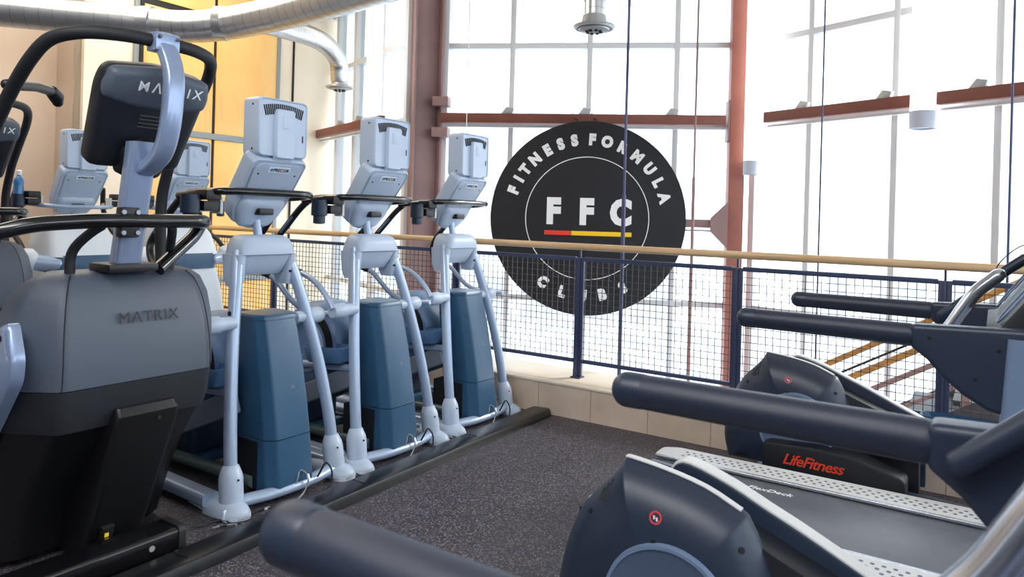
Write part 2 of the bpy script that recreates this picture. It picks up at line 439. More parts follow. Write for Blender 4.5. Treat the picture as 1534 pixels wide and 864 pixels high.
# ---- round club sign
sc = P1+D1*1.596+N1*.34+V((0, 0, 1.451))
S4 = frame4(sc, D1, (0, 0, 1))     # x along wall, y up, z towards the room
sg = thing('club_sign', sc-V((0, 0, 1)), 'big round black fitness club sign hanging before the central window', 'sign')
def onsign(mb, name, m, **k):
    mb.xform(Matrix.Translation(-(sc-V((0, 0, 1))))@S4); return mb.build(name, m, sg, **k)
f = MB(); f.lathe([(.985, -.02), (1.0, -.012), (1.0, .012), (.985, .02)], seg=96); onsign(f, 'board', 'sign')
f = MB()
f.loft([[(r*math.cos(t*PI/48), r*math.sin(t*PI/48), z) for r, z in ((.625, .0205), (.625, .024), (.633, .024), (.633, .0205))] for t in range(96)]+[[(r, 0, z) for r, z in ((.625, .0205), (.625, .024), (.633, .024), (.633, .0205))]], cap=False)
onsign(f, 'ring_line', 'white', smooth=False)
f = MB()
word = 'FITNESSFORMULA'
angs = [160.4, 151.2, 142.9, 132.4, 121.3, 110.7, 100.3, 87.4, 76.4, 64.7, 52.2, 39.9, 28.4, 16.4]
for ch, a in zip(word, angs):
    t = math.radians(a); m4 = Matrix.Translation((.805*math.cos(t), .805*math.sin(t), .022))@Matrix.Rotation(t-PI/2, 4, 'Z')@Matrix.Diagonal((.92, 1, 1, 1))
    f.text(ch, .148, m4, .002, .011)
for ch, a in zip('CLUBS', (237, 253, 268, 283, 299)):
    t = math.radians(a); m4 = Matrix.Translation((.80*math.cos(t), .80*math.sin(t), .022))@Matrix.Rotation(t+PI/2, 4, 'Z')@Matrix.Diagonal((.92, 1, 1, 1))
    f.text(ch, .148, m4, .002, .011)
onsign(f, 'ring_lettering', 'white', smooth=False)
f = MB()
for ch, x in (('F', -.345), ('F', -.005), ('C', .345)):
    f.text(ch, .345, Matrix.Translation((x, .055, .022))@Matrix.Diagonal((.86, 1, 1, 1)), .002, .022)
onsign(f, 'centre_lettering', 'white', smooth=False)
f = MB(); f.box((-.29, -.155, .0225), (.28, .045, .005)); onsign(f, 'red_stripe', 'sign_red', smooth=False)
f = MB(); f.box((.155, -.155, .0225), (.61, .045, .005)); onsign(f, 'yellow_stripe', 'sign_yellow', smooth=False)
for x in (-.1, .1):
    f = MB(); f.tube(spline([(x, .985, 0), (x-.02, 1.02, -.03), (x-.05, 1.04, -.1), (x-.08, 1.10, -.14)], 4), .006, 6); onsign(f, 'hanging_hook', 'black')

# ---- hanging rods beyond the railing
def rod(x, y, r, m, label, z0=LOW, z1=CEIL, joint=None):
    o = thing('hanging_rod', (x, y, z0), label, 'rod', 'hanging rods beyond the railing')
    f = MB(); f.tube([(0, 0, 0), (0, 0, z1-z0)], r, 8); f.build('shaft', m, o)
    if joint: g = MB(); g.tube([(0, 0, joint-z0), (0, 0, joint-z0+.03), (0, 0, .02)], [r*1.0, r*1.5, r*1.5], 8); g.build('lower_sleeve', m, o)
rod(-2.478, 5.3, .0115, 'rod', 'dark hanging rod crossing the round sign in front of its last big letter', joint=1.62)
rod(-1.907, 5.3, .0085, 'rust_dark', 'thin brown hanging rod between the round sign and the red brown column', joint=1.75)
rod(-1.012, 5.3, .006, 'rod', 'thin blue rod hanging just right of the red brown column')
rod(.06, 5.3, .007, 'rod', 'thin blue rod hanging at the far right of the glazing')
rod(-4.08, 5.3, .004, 'white_paint', 'thin white cord hanging right of the wide dark column')

# ---- balcony railing
RY = 4.85
ra = thing('balcony_railing', (-7.36, RY, .245), 'blue black mesh balcony railing with oak handrail on the stone kerb', 'railing')
def R(x, z, y=0): return (x+7.36, y, z-.245)
f = MB(); f.tube([R(-7.36, 1.235), R(4.0, 1.235)], .026, 14); f.build('handrail', 'oak', ra)
posts = [-7.36+1.187*i for i in range(10)]
for x in posts:
    f = MB(); f.bar(R(x, .245), R(x, 1.15), .014, .058, (0, 1, 0)); f.bar(R(x, 1.15), R(x, 1.215), .013, .016, (0, 1, 0))
    f.bar(R(x-.02, .245), R(x-.02, 1.15), .03, .02, (0, 1, 0)); f.bar(R(x+.02, .245), R(x+.02, 1.15), .03, .02, (0, 1, 0))
    f.box(R(x, .25), (.08, .08, .01)); f.build('post', 'rail_blue', ra, bevel=.002)
for a, b in zip(posts, posts[1:]):
    f = MB(); f.bar(R(a+.035, 1.143), R(b-.035, 1.143), .034, .03); f.build('top_rail', 'rail_blue', ra, bevel=.002)
    f = MB(); f.bar(R(a+.035, .372), R(b-.035, .372), .034, .026)
    f.build('bottom_rail', 'rail_blue', ra, bevel=.002)
    f = MB(); n = 25
    for i in range(1, n):
        x = a+(b-a)*i/n; f.bar(R(x, .375), R(x, 1.135), .0042, .0042, (0, 1, 0))
    z = .375+.0475
    while z < 1.12: f.bar(R(a+.03, z, .003), R(b-.03, z, .003), .0042, .0042); z += .0475
    f.build('mesh_panel', 'wire', ra, smooth=False)

# ---- staircase rising beyond the railing
st = thing('staircase', (-4.6, 5.9, LOW), 'dark steel staircase with oak handrails rising right beyond the railing', 'staircase')
SL = .60
def sp(x, h, y): return V((x+4.6, y-5.9, (x+.2)*SL+.28+h-LOW))
for y in (5.42, 6.5):
    f = MB(); f.bar(sp(-4.55, 0, y)-V((0, 0, .14)), sp(1.8, 0, y)-V((0, 0, .14)), .05, .27, (0, 0, 1)); f.build('stringer', 'stair_dark', st, bevel=.004)
for i in range(22):
    x = -4.7+i*.29
    if i: f = MB(); f.box(sp(x, -.03, 5.96), (.30, 1.02, .035)); f.build('step', 'stair_dark', st, bevel=.003)
f = MB(); f.box((sp(.35, 0, 5.96).x, .06, (LOW*-.5)-.05), (.9, 1.0, 3.1)); f.build('support_wall', 'stair_dark', st, smooth=False)
for y, h, m, r in ((5.42, .66, 'stairoak', .02), (5.42, .56, 'black', .008), (5.42, .50, 'stairoak', .022), (5.42, .36, 'rust_dark', .018), (5.42, .16, 'rust_dark', .014)):
    f = MB(); f.tube([sp(-4.3, h, y), sp(1.7, h, y)], r, 8); f.build('stair_rail', m, st)
for x in (-.14, -1.55, -3.0):
    f = MB(); f.bar(sp(x, -.1, 5.42), sp(x, .7, 5.42), .05, .03, (0, 1, 0)); f.build('newel_post', 'rust_dark', st, bevel=.003)

# ---- ducts
def duct(pts, r, o, name='duct_pipe', ribs=.105):
    P = spline(pts, 10); f = MB(); f.tube(P, r, 28); d = f.build(name, 'duct', o)
    f = MB(); acc = 0
    for a, b in zip(P, P[1:]):
        L = (b-a).length; t = (b-a)/L; k = ribs-acc
        while k < L:
            c = a+t*k; f.tube([c-t*.002, c+t*.002], r*1.006, 28); k += ribs
        acc = (acc+L) % ribs
    f.build('spiral_seam', 'bolt', d)
    return d
dt = thing('air_duct', (-5.73, 3.59, 3.02), 'long silver spiral air duct bending under the ceiling at upper left', 'duct')
def rel(pts, o): return [V(p)-V(o) for p in pts]
dm = rel([(-7.6, 1.6, 3.02), (-6.85, 2.52, 3.02), (-6.28, 3.12, 3.01), (-5.72, 3.58, 2.985), (-4.95, 3.78, 3.03), (-3.9, 3.72, 3.05), (-1.0, 3.4, 3.1)], (-5.73, 3.59, 3.02))
duct(dm, .135, dt)
for c in ((-6.02, 3.36), (-5.45, 3.68)):
    f = MB(); f.tube([V((c[0]-.04, c[1]-.03, 3.0))-V((-5.73, 3.59, 3.02)), V((c[0]+.04, c[1]+.03, 3.0))-V((-5.73, 3.59, 3.02))], .142, 28); f.build('duct_collar', 'duct', dt)
def diffuser(o, c, r):
    c = V(c)
    f = MB(); f.lathe([(r*.55, .09), (r*.62, .03), (r*.98, .012), (r*1.0, 0), (r*.9, -.012), (r*.6, .0), (r*.5, .03)], c, (0, 0, 1), 32); f.build('diffuser_ring', 'diff', o)
    f = MB(); f.lathe([(.0, .03), (r*.55, .02), (r*.75, -.012), (r*.7, -.022), (r*.35, -.03), (0, -.032)], c, (0, 0, 1), 28); d = f.build('diffuser_cone', 'diff', o)
    f = MB()
    for k in range(8): a = k*PI/4; f.box(c+V((math.cos(a)*r*.34, math.sin(a)*r*.34, -.034)), (.02, .02, .012))
    f.build('diffuser_slot', 'hole', d)
b0 = (-6.12, 5.62, 2.86)
db = thing('branch_duct', b0, 'smaller silver duct curving down to a round diffuser by the left glazing', 'duct')
duct(rel([(-5.25, 3.85, 3.05), (-5.5, 4.35, 3.13), (-5.78, 4.95, 3.2), (-6.0, 5.35, 3.2), (-6.1, 5.57, 3.1), (-6.12, 5.62, 2.9)], b0), .1, db, 'duct_pipe', .06)
diffuser(db, (0, 0, -.03), .155)
b1 = (-2.575, 4.895, 2.9)
dc = thing('drop_duct', b1, 'short silver duct dropping to a round diffuser above the black sign', 'duct')
duct([(0, 0, CEIL-2.9), (0, 0, .6), (0, 0, .06)], .075, dc, 'duct_pipe', .09)
f = MB(); f.tube([(0, 0, .2), (0, 0, .22)], .08, 28); f.build('duct_collar', 'duct', dc)
diffuser(dc, (0, 0, .0), .158)

# ---- tall cylinder pendants
def pendant(loc, r, h, label):
    o = thing('pendant_light', loc, label, 'lamp', 'tall cylinder pendant lamps')
    f = MB(); f.lathe([(r*.93, .13), (r, .13), (r, h), (r*.2, h), (0, h)], seg=28); f.build('lamp_tube', 'lampglow', o)
    f = MB(); f.lathe([(r*.9, .012), (r*.95, 0), (r*1.03, 0), (r*1.03, .14), (r*.93, .14)], seg=28); f.build('lower_shade', 'lampbody', o)
    f = MB(); f.tube([(0, 0, h), (0, 0, CEIL-loc[2])], .006, 6); f.build('cord', 'cable', o)
pendant((-.517, 6.7, 2.25), .095, 1.8, 'tall white cylinder pendant lamp before the right hand glazing')
pendant((-2.055, 7.33, 1.93), .072, 2.2, 'white cylinder pendant lamp right beside the red brown column')
pendant((-5.72, 5.75, 2.24), .085, 1.8, 'white cylinder pendant lamp before the left glazing')

# ---- outside: pale street and facades
f = MB(); f.box((-5, 40, LOW-.35), (160, 62, .2)); struct('floor', f, 'paver', smooth=False)
for nm, c, d, rz, lab in (('office_building', (-22, 34, 8), (16, 10, 24), .5, 'pale office building seen faintly through the central window'),
                          ('office_building', (3, 36, 6), (18, 10, 20), .1, 'pale low block seen faintly through the right hand glazing'),
                          ('office_building', (-38, 20, 8), (12, 14, 24), 1.0, 'pale building seen faintly through the left glazing')):
    f = MB(); f.box((0, 0, 0), d); o = tag(f.build(nm, 'facade', smooth=False), lab, 'building', 'pale buildings outside')
    o.location = (c[0], c[1], LOW-.25+d[2]/2); o.rotation_euler = (0, 0, rz)
    f = MB(); f.box((0, 0, d[2]/2+.2), (d[0]+.6, d[1]+.6, .4)); f.build('parapet', 'conc', o, smooth=False)

# ------------------------------------------------------------------ machines: shared console and screen (local x towards the aisle)
def screen_head(root, zc=1.872, x0=-.10, hw=.155, hh=.15):
    f = MB()
    yz = rrect(hw, hh, .028, 5)
    rings = []
    for x, sc in ((x0-.135, .93), (x0-.125, .985), (x0-.115, 1), (x0-.022, 1), (x0-.008, .992), (x0-.001, .975), (x0+.001, .955), (x0-.001, .94), (x0-.005, .93), (x0-.0055, .90)):
        rings.append([(x, a*sc, zc+b*sc) for a, b in yz])
    f.loft(rings); s = f.build('screen_housing', 'silver', root)
    f = MB(); f.prism(rrect(hw*.86, hh*.86, .01, 3), -.001, .002, lambda a, b, c: (x0-.137+c, a, zc+b)); f.build('display', 'glassdark', s)
    f = MB()
    for i in range(21):
        y = -.107+i*.0107; a = (i-10)/10
        z = zc+hh*.83-.016*a*a
        f.bar((x0-.0055, y*1.12+a*.004, z), (x0-.0055, y*1.08-a*.006, z-.052), .0058, .006, (1, 0, 0))
    f.box((x0-.0045, .125, zc-.045), (.004, .005, .036))
    for y, z in ((-hw+.012, .105), (-hw+.012, -.105)): pass
    f.build('vent_slots', 'hole', s, smooth=False)
    each('screw_hole', 'hole', s, [((x0-.05, -hw-.0005, zc+z), (0, -1, 0), .0055, .002) for z in (.11, -.115)])
    f = MB()
    o = rpoly([(-.058, -hh-.008), (.058, -hh-.008), (.058, .085), (.05, .095), (-.05, .095), (-.058, .085)], .012, 3)
    f.loft([[(x0-.01, a, zc+b) for a, b in o], [(x0+.014, a, zc+b) for a, b in o], [(x0+.02, a*.93, zc+b*.97) for a, b in o]])
    c = f.build('rear_cover', 'silver', s)
    f = MB(); o = rrect(.024, .035, .005, 2); f.prism(o, 0, .0025, lambda a, b, q: (x0+.0195+q, a, zc+.03+b)); f.build('embossed_panel', 'silver', c, bevel=.001)
    f = MB(); f.loft([[(x, y*w, z) for x, y in rrect(.014, 1, .006, 3)] for x, w, z in ((0, .055, zc-hh-.02),)][0:0] or
                     [[(xx+a, b, zz) for a, b in rrect(.013, ww, .008, 3)] for xx, ww, zz in ((x0+.004, .056, zc-hh+.03), (x0-.01, .058, zc-hh-.01), (x0-.05, .07, zc-hh-.045))])
    f.build('mount_neck', 'silver', s)

def console_head(root, letters=True):
    B = V((-.345, 0, 1.375)); T = V((-.105, 0, 1.705)); up = (T-B).normalized(); nrm = V((up.z, 0, -up.x)); L = (T-B).length
    def W(y, s, n): return B+up*s+nrm*n+V((0, y, 0))
    out = rpoly([(-.125, 0), (.125, 0), (.165, .10), (.172, L-.02), (.15, L), (-.15, L), (-.172, L-.02), (-.165, .10)], .03, 4)
    f = MB(); rings = []
    for n, sc in ((-.095, .95), (-.085, .99), (-.07, 1), (-.016, 1), (-.004, .988), (.001, .968), (.001, .95), (-.003, .935), (-.0035, .90)):
        rings.append([W(a*sc, L/2+(b-L/2)*sc, n) for a, b in out])
    f.loft(rings); s = f.build('console_housing', 'silver', root)
    pn = rpoly([(-.135, .16), (.135, .16), (.145, L-.05), (.12, L-.025), (-.12, L-.025), (-.145, L-.05)], .012, 3)
    f = MB(); f.loft([[W(a, b, -.002) for a, b in pn], [W(a, b, .005) for a, b in pn], [W(a*.98, b, .007) for a, b in pn]]); p = f.build('back_panel', 'silver', s)
    f = MB(); f.prism(rrect(.066, .017, .004, 2), 0, .003, lambda a, b, c: W(a, L-.055+b, .007+c)); f.build('name_plate', 'pale', p)
    y_, x_ = (0, 1, 0), up
    m4 = frame4(W(.012, L-.055, .0105), y_, up)
    if letters:
        f = MB(); f.text('PRECOR', .026, m4, .0006, .0006); f.build('plate_lettering', 'print_dark', p, smooth=False)
    f = MB(); f.lathe([(.010, 0), (.010, .0015)], W(-.048, L-.055, .010), nrm, 5); f.lathe([(.010, 0), (.010, .002)], W(-.045, L-.053, .010), nrm, 3); f.build('plate_logo', 'blue_print', p, smooth=False)
    each('screw_hole', 'hole', p, [(W(y, L-.085, .0065), nrm, .005, .002) for y in (-.115, .115)])
    bowl = rpoly([(-.10, -.012), (.10, -.012), (.145, .09), (.14, .165), (-.14, .165), (-.145, .09)], .035, 4)
    f = MB(); f.loft([[W(a, b, -.02) for a, b in bowl], [W(a*.96, b, .015) for a, b in bowl], [W(a*.85, .08+(b-.08)*.85, .03) for a, b in bowl], [W(a*.6, .08+(b-.08)*.6, .036) for a, b in bowl]])
    f.build('lower_shell', 'silver', s)
    f = MB(); f.box(W(0, .11, .045), (.05, .09, .035)); f.build('sensor_block', 'black', s, bevel=.008)
    f = MB(); f.tube([W(0, -.03, -.045), W(0, .03, -.045)], .05, 18); f.build('swivel_collar', 'silver', s)

def side_tray(root, s):
    # cup holder with a small shelf, hung from the handlebar; s = side (-1 near, 1 far)
    f = MB(); f.box((-.265, s*.315, 1.515), (.10, .085, .05)); t = f.build('tray', 'black', root, bevel=.01)
    f = MB(); f.lathe([(.036, .002), (.036, .085), (.040, .09), (.046, .09), (.046, .0), (.034, -.004), (.034, -.045), (.02, -.05), (0, -.05)], (-.29, s*.395, 1.425), (0, 0, 1), 24)
    f.build('cup_holder', 'teal_dark', t)
    f = MB(); f.box((-.29, s*.30, 1.46), (.09, .10, .05)); f.build('reader_box', 'black', t, bevel=.006)
    f = MB(); f.box((-.275, s*.255, 1.465), (.07, .016, .085)); f.build('tray_bracket', 'trim', t, bevel=.004)

def make_elliptical():
    root = thing('elliptical_trainer', (0, 0, 0), '', 'elliptical trainer', 'silver blue elliptical trainers along the cable ramp')
    # base frame: front bar, long rails
    f = MB()
    f.tube(spline([(.0, -.30, .052), (.035, -.15, .05), (.045, 0, .05), (.035, .15, .05), (0, .30, .052)], 5), .036, 16, flat=.8)
    b = f.build('base_frame', 'silver_tube', root)
    for s in (-1, 1):
        f = MB(); f.strip(fillet([(-.10, s*.365, .06), (-1.35, s*.335, .06), (-1.52, s*.2, .06)], .1), .06, .09, (0, 0, 1), .35); f.build('side_rail', 'silver_tube', b)
        f = MB()
        rings = []
        for x, w, h in ((-.26, .045, .046), (-.14, .058, .056), (-.0, .074, .062), (.05, .074, .056), (.085, .058, .044), (.11, .03, .03), (.116, .012, .02)):
            rings.append([(x, s*.335+a, .014+max(0, b2)) for a, b2 in [(w*math.cos(t*PI/12), h*1.0*max(-.05, math.sin(t*PI/12))) for t in range(24)]])
        f.loft(rings); ft = f.build('foot_shell', 'silver', b)
        f = MB()
        f.loft([[(x, s*.335+y, z) for x, y in rrect(.13, .062, .05, 4, -.02)] for z in (0, .02)]); f.build('foot_pad', 'pale', ft)
    f = MB(); f.strip([(-1.50, -.24, .05), (-1.50, .24, .05)], .06, .09, (0, 0, 1)); f.build('rear_bar', 'silver_tube', b)
    for s in (-1, 1):
        f = MB(); f.tube([(-.08, s*.14, .085), (-1.45, s*.14, .07)], .034, 14, flat=.9); f.build('floor_track', 'track', b)
    f = MB(); f.box((-.62, 0, .075), (.07, .30, .05)); f.build('track_joint', 'teal', b, bevel=.01)
    # legs
    for s in (-1, 1):
        P = spline([(-.005, s*.322, .07), (-.05, s*.305, .36), (-.115, s*.262, .70), (-.19, s*.198, 1.03), (-.245, s*.148, 1.23)], 5)
        f = MB(); f.tube(P, .0315, 20); lg = f.build('leg', 'silver_tube', root)
        d = (P[3]-P[0]).normalized()
        f = MB(); f.lathe([(.050, 0), (.056, .03), (.056, .125), (.053, .145), (.038, .185), (.034, .188)], P[0]-d*.03, d, 26); so = f.build('leg_socket', 'silver', lg)
        f = MB(); disc(f, P[0]+d*.10+V((.055, -.015*s if s > 0 else .0, .0))*1.03, (1, 0, 0), .005, .004); f.build('screw_hole', 'hole', so)
        # pivot stub for the swing arm, on the near leg
        f = MB(); pz = V((-.135, s*.24, .885)) if s < 0 else V((-.165, .16, .87)); f.lathe([(.030, 0), (.034, .05), (.034, .075), (.043, .09), (.043, .165), (.036, .18), (0, .182)], pz, (0, s, 0), 22); f.build('pivot_stub', 'silver', lg)
        if s < 0:
            arm = [(-.125, -.42, .90), (-.17, -.42, .955), (-.24, -.418, 1.015), (-.33, -.41, 1.06), (-.43, -.40, 1.085)]
            gr = [(-.43, -.40, 1.085), (-.52, -.385, 1.10), (-.64, -.36, 1.135), (-.735, -.335, 1.20), (-.75, -.32, 1.27), (-.66, -.31, 1.37), (-.56, -.305, 1.465), (-.48, -.30, 1.515), (-.40, -.30, 1.528), (-.32, -.30, 1.53)]
            pad = [(-.72, -.33, 1.305), (-.62, -.322, 1.405)]
        else:
            arm = [(-.125, .42, .87), (-.30, .40, .86), (-.42, .375, .90), (-.50, .36, .965), (-.57, .35, 1.03), (-.62, .34, 1.055)]
            gr = [(-.62, .34, 1.055), (-.71, .325, 1.09), (-.745, .315, 1.16), (-.71, .305, 1.25), (-.62, .30, 1.345), (-.54, .298, 1.43), (-.47, .295, 1.50), (-.38, .29, 1.53)]
            pad = [(-.655, .288, 1.31), (-.575, .284, 1.395)]
        f = MB(); f.tube(spline(arm, 6), .0165, 14); ar = f.build('swing_arm', 'silver_tube', root)
        f = MB(); f.tube(spline(gr, 6), .0195, 14, True); g = f.build('grip', 'black', ar)
        f = MB(); n_ = V((.75, 0, .6)).normalized(); f.strip([V(pad[0])+n_*.012, V(pad[1])+n_*.012], .018, .012, n_); f.build('pulse_pad', 'slate', g)
    # arch head joining the legs
    f = MB()
    def hr(z, x0, x1, hw, r): return [((x0+x1)/2+a, b, z) for a, b in rrect((x1-x0)/2, hw, r, 4)]
    def hr(z, x0, x1, hw, r): return [((x0+x1)/2+a, b, z) for a, b in rrect((x1-x0)/2, hw*.93, r, 4)]
    f.loft([hr(1.315, -.325, -.245, .10, .03), hr(1.312, -.335, -.215, .135, .045), hr(1.295, -.345, -.19, .158, .05), hr(1.26, -.35, -.175, .175, .05), hr(1.215, -.35, -.177, .182, .04), hr(1.21, -.348, -.19, .182, .04)])
    h = f.build('arch_head', 'silver', root)
    f = MB(); f.loft([hr(1.212, -.345, -.192, .168, .03), hr(1.16, -.34, -.215, .152, .03), hr(1.12, -.335, -.24, .142, .03), hr(1.105, -.33, -.255, .138, .03)]); f.build('arch_front_panel', 'silver', h)
    for s in (-1, 1):
        f = MB(); f.loft([hr(1.215, -.345, -.19, .026, .02), hr(1.10, -.335, -.20, .026, .02), hr(1.05, -.315, -.215, .02, .02)])
        f.xform(Matrix.Translation((0, s*.157, 0))); f.build('arch_side', 'silver', h)
    f = MB(); disc(f, (-.205, .145, 1.12), (1, 0, 0), .007, .012); f.build('arch_bolt', 'hole', h)
    # centre tower cover
    def tw(z, xf, wf, ws, dep):
        xf += .085
        return [(x, y, z) for x, y in rpoly([(xf, -wf), (xf, wf), (xf-.055, ws), (xf-dep, ws), (xf-dep, -ws), (xf-.055, -ws)], .012, 3)]
    f = MB(); f.loft([tw(.05, -.015, .105, .145, .24), tw(.16, -.025, .105, .145, .26), tw(.30, -.042, .103, .143, .27)]); f.build('lower_cover', 'teal', root)
    f = MB(); f.loft([tw(.304, -.042, .103, .143, .27), tw(.45, -.066, .102, .140, .27), tw(.65, -.105, .099, .134, .26), tw(.80, -.142, .096, .128, .24), tw(.885, -.166, .094, .124, .225)])
    t = f.build('tower_cover', 'teal', root)
    f = MB(); f.loft([tw(.886, -.162, .098, .128, .235), tw(.902, -.165, .098, .128, .235), tw(.912, -.172, .09, .12, .22)]); f.build('tower_cap', 'teal', t)
    f = MB(); f.lathe([(.011, 0), (.011, .001)], (-.0005, .02, .545), (1, 0, .19), 20); f.build('tower_badge', 'slate', t)
    f = MB(); f.box((-.18, 0, .17), (.26, .30, .24)); f.build('motor_box', 'navy_dark', root, bevel=.01)
    # pole, console, screen
    f = MB(); f.tube([(-.285, 0, 1.29), (-.31, 0, 1.40), (-.325, 0, 1.50)], .023, 18); po = f.build('console_pole', 'silver_tube', root)
    f = MB(); f.text('2', .034, frame4((-.283, .012, 1.355), (.3, 1, 0), (-.2, .06, 1)), .0006, .001); f.build('unit_number', 'print_dark', po, smooth=False)
    f = MB(); f.tube(fillet([(-.52, -.31, 1.51), (-.30, -.31, 1.53), (-.19, -.30, 1.535), (-.165, -.18, 1.538), (-.165, .18, 1.538), (-.19, .27, 1.535), (-.30, .29, 1.525), (-.45, .27, 1.515)], .07), .0215, 14, True, flat=.9)
    f.build('handlebar', 'black_gloss', root)
    side_tray(root, -1)
    console_head(root); screen_head(root)
    # inclined ramps, pedals, rear drive
    for s in (-1, 1):
        f = MB(); f.strip([(-.20, s*.185, .475), (-1.22, s*.185, .055)], .12, .06, (0, 0, 1), .25); f.build('ramp', 'ramp', root)
        f = MB(); f.tube([(-.18, s*.205, .525), (-.60, s*.205, .50), (-1.20, s*.205, .50)], .028, 12, flat=.8); pa = f.build('pedal_arm', 'silver_tube', root)
        o = rpoly([(-.20, -.075), (-.23, .075), (-.50, .075), (-.54, .05), (-.54, -.05), (-.50, -.075)], .03, 4)
        cx, cy = -.37, 0
        def rg(z, k): return [(cx+(a-cx)*k, s*.215+b*k, z+(.02 if a > -.3 else 0)) for a, b in o]
        f = MB(); f.loft([rg(.535, .85), rg(.55, .92), rg(.625, 1.03), rg(.63, 1.0), rg(.575, .9), rg(.57, .85)]); f.build('pedal', 'pedal', pa)
    f = MB(); f.lathe([(.0, -.17), (.17, -.17), (.235, -.155), (.265, -.12), (.275, -.06), (.275, .06), (.265, .12), (.235, .155), (.17, .17), (0, .17)], (-.64, 0, .60), (0, 1, 0), 44); dr = f.build('drive_housing', 'drum', root)
    f = MB(); f.lathe([(.14, 0), (.145, .02), (.16, .022), (.165, .01), (.165, 0)], (-.64, -.165, .60), (0, -1, 0), 36); f.build('drive_disc', 'silver', dr)
    def arc(r0, r1, a0, a1, y, h):
        n = 16; return [[V((-.64+r*math.cos(a), yy, .60+r*math.sin(a))) for r, yy in ((r0, y), (r1, y), (r1, y-h), (r0, y-h))] for a in [math.radians(a0+(a1-a0)*i/n) for i in range(n+1)]]
    f = MB(); f.loft(arc(.185, .232, -25, 70, -.14, .03)); f.build('belt_slot', 'hole', dr)
    f = MB(); disc(f, (-.445, -.158, .545), (0, -1, 0), .016, .012); f.build('yellow_marker', 'yellow', dr)
    f = MB(); f.box((-.92, 0, .25), (.55, .26, .34)); f.build('rear_cover', 'teal_dark', root, bevel=.05, seg=3)
    return root

el = make_elliptical(); el.location = (-2.985, 2.46, 0); el['label'] = 'silver blue elliptical trainer beside the big grey climber, nearest of the three by the ramp'
again(el, (-2.965, 3.255, 0), 'silver blue elliptical trainer in the middle of the three by the ramp')
again(el, (-2.98, 4.12, 0), 'silver blue elliptical trainer closest to the stone kerb and railing')

# ---- second row: motion trainers with pale shells
def make_motion():
    root = thing('motion_trainer', (0, 0, 0), '', 'motion trainer', 'pale motion trainers in the back row')
    def bd(z, xf, hw, dep, r=.07): return [(xf-dep/2+a, b, z) for a, b in rrect(dep/2, hw, r, 5)]
    f = MB(); f.loft([bd(0, .02, .32, .9), bd(.1, .04, .32, .9), bd(.45, .02, .295, .8), bd(.75, -.02, .26, .62), bd(.93, -.06, .235, .5)]); f.build('lower_shell', 'pale', root)
    f = MB(); f.loft([bd(.93, -.05, .215, .46), bd(.99, -.045, .225, .46), bd(1.06, -.06, .22, .46)]); f.build('band_cover', 'teal', root)
    f = MB(); f.loft([bd(1.05, -.06, .245, .5), bd(1.12, -.09, .24, .46), bd(1.22, -.13, .225, .40), bd(1.27, -.16, .2, .34), bd(1.28, -.19, .15, .26)]); f.build('upper_shell', 'pale', root)
    f = MB(); f.tube([(-.27, 0, 1.26), (-.31, 0, 1.40), (-.325, 0, 1.50)], .028, 16); f.build('console_pole', 'silver_tube', root)
    for s in (-1, 1):
        f = MB(); f.tube(spline([(-.10, s*.20, 1.0), (-.12, s*.29, 1.01), (-.14, s*.37, 1.02)], 4), [.05, .05, .05, .055, .055, .06, .06, .062, .062], 18, True); a = f.build('side_arm', 'silver_tube', root)
        f = MB(); f.lathe([(0, -.06), (.06, -.058), (.085, -.03), (.09, .0), (.085, .03), (.06, .058), (0, .06)], (-.16, s*.38, 1.03), (0, 1, 0), 26); f.build('arm_cap', 'pale', a)
        f = MB(); f.tube(spline([(-.16, s*.385, 1.05), (-.30, s*.38, 1.16), (-.44, s*.37, 1.24), (-.54, s*.35, 1.40), (-.50, s*.32, 1.58)], 5), .02, 12, True); f.build('swing_handle', 'black', root)
        f = MB(); f.tube([(-.2, s*.30, .30), (-1.1, s*.30, .22)], .04, 12); pb = f.build('pedal_link', 'silver_tube', root)
        f = MB(); f.box((-.95, s*.30, .28), (.36, .15, .05)); f.build('pedal', 'teal', pb, bevel=.02)
        side_tray(root, s)
    f = MB(); f.tube(fillet([(-.45, -.30, 1.45), (-.22, -.26, 1.435), (-.18, -.15, 1.43), (-.18, .15, 1.43), (-.22, .26, 1.435), (-.45, .30, 1.45)], .06), .016, 12, True); f.build('handlebar', 'silver_tube', root)
    f = MB(); f.strip([(-.9, -.3, .04), (-.9, .3, .04)], .06, .1, (0, 0, 1)); f.strip([(-.5, 0, .04), (-1.3, 0, .04)], .06, .12, (0, 0, 1)); f.strip([(-1.3, -.3, .04), (-1.3, .3, .04)], .06, .1, (0, 0, 1)); f.build('base_frame', 'silver_tube', root)
    console_head(root); screen_head(root)
    return root
mo = make_motion(); mo.location = (-5.74, 2.82, 0); mo['label'] = 'pale motion trainer in the back row left of the big black console'
again(mo, (-5.60, 3.62, 0), 'pale motion trainer in the back row before the orange wall')

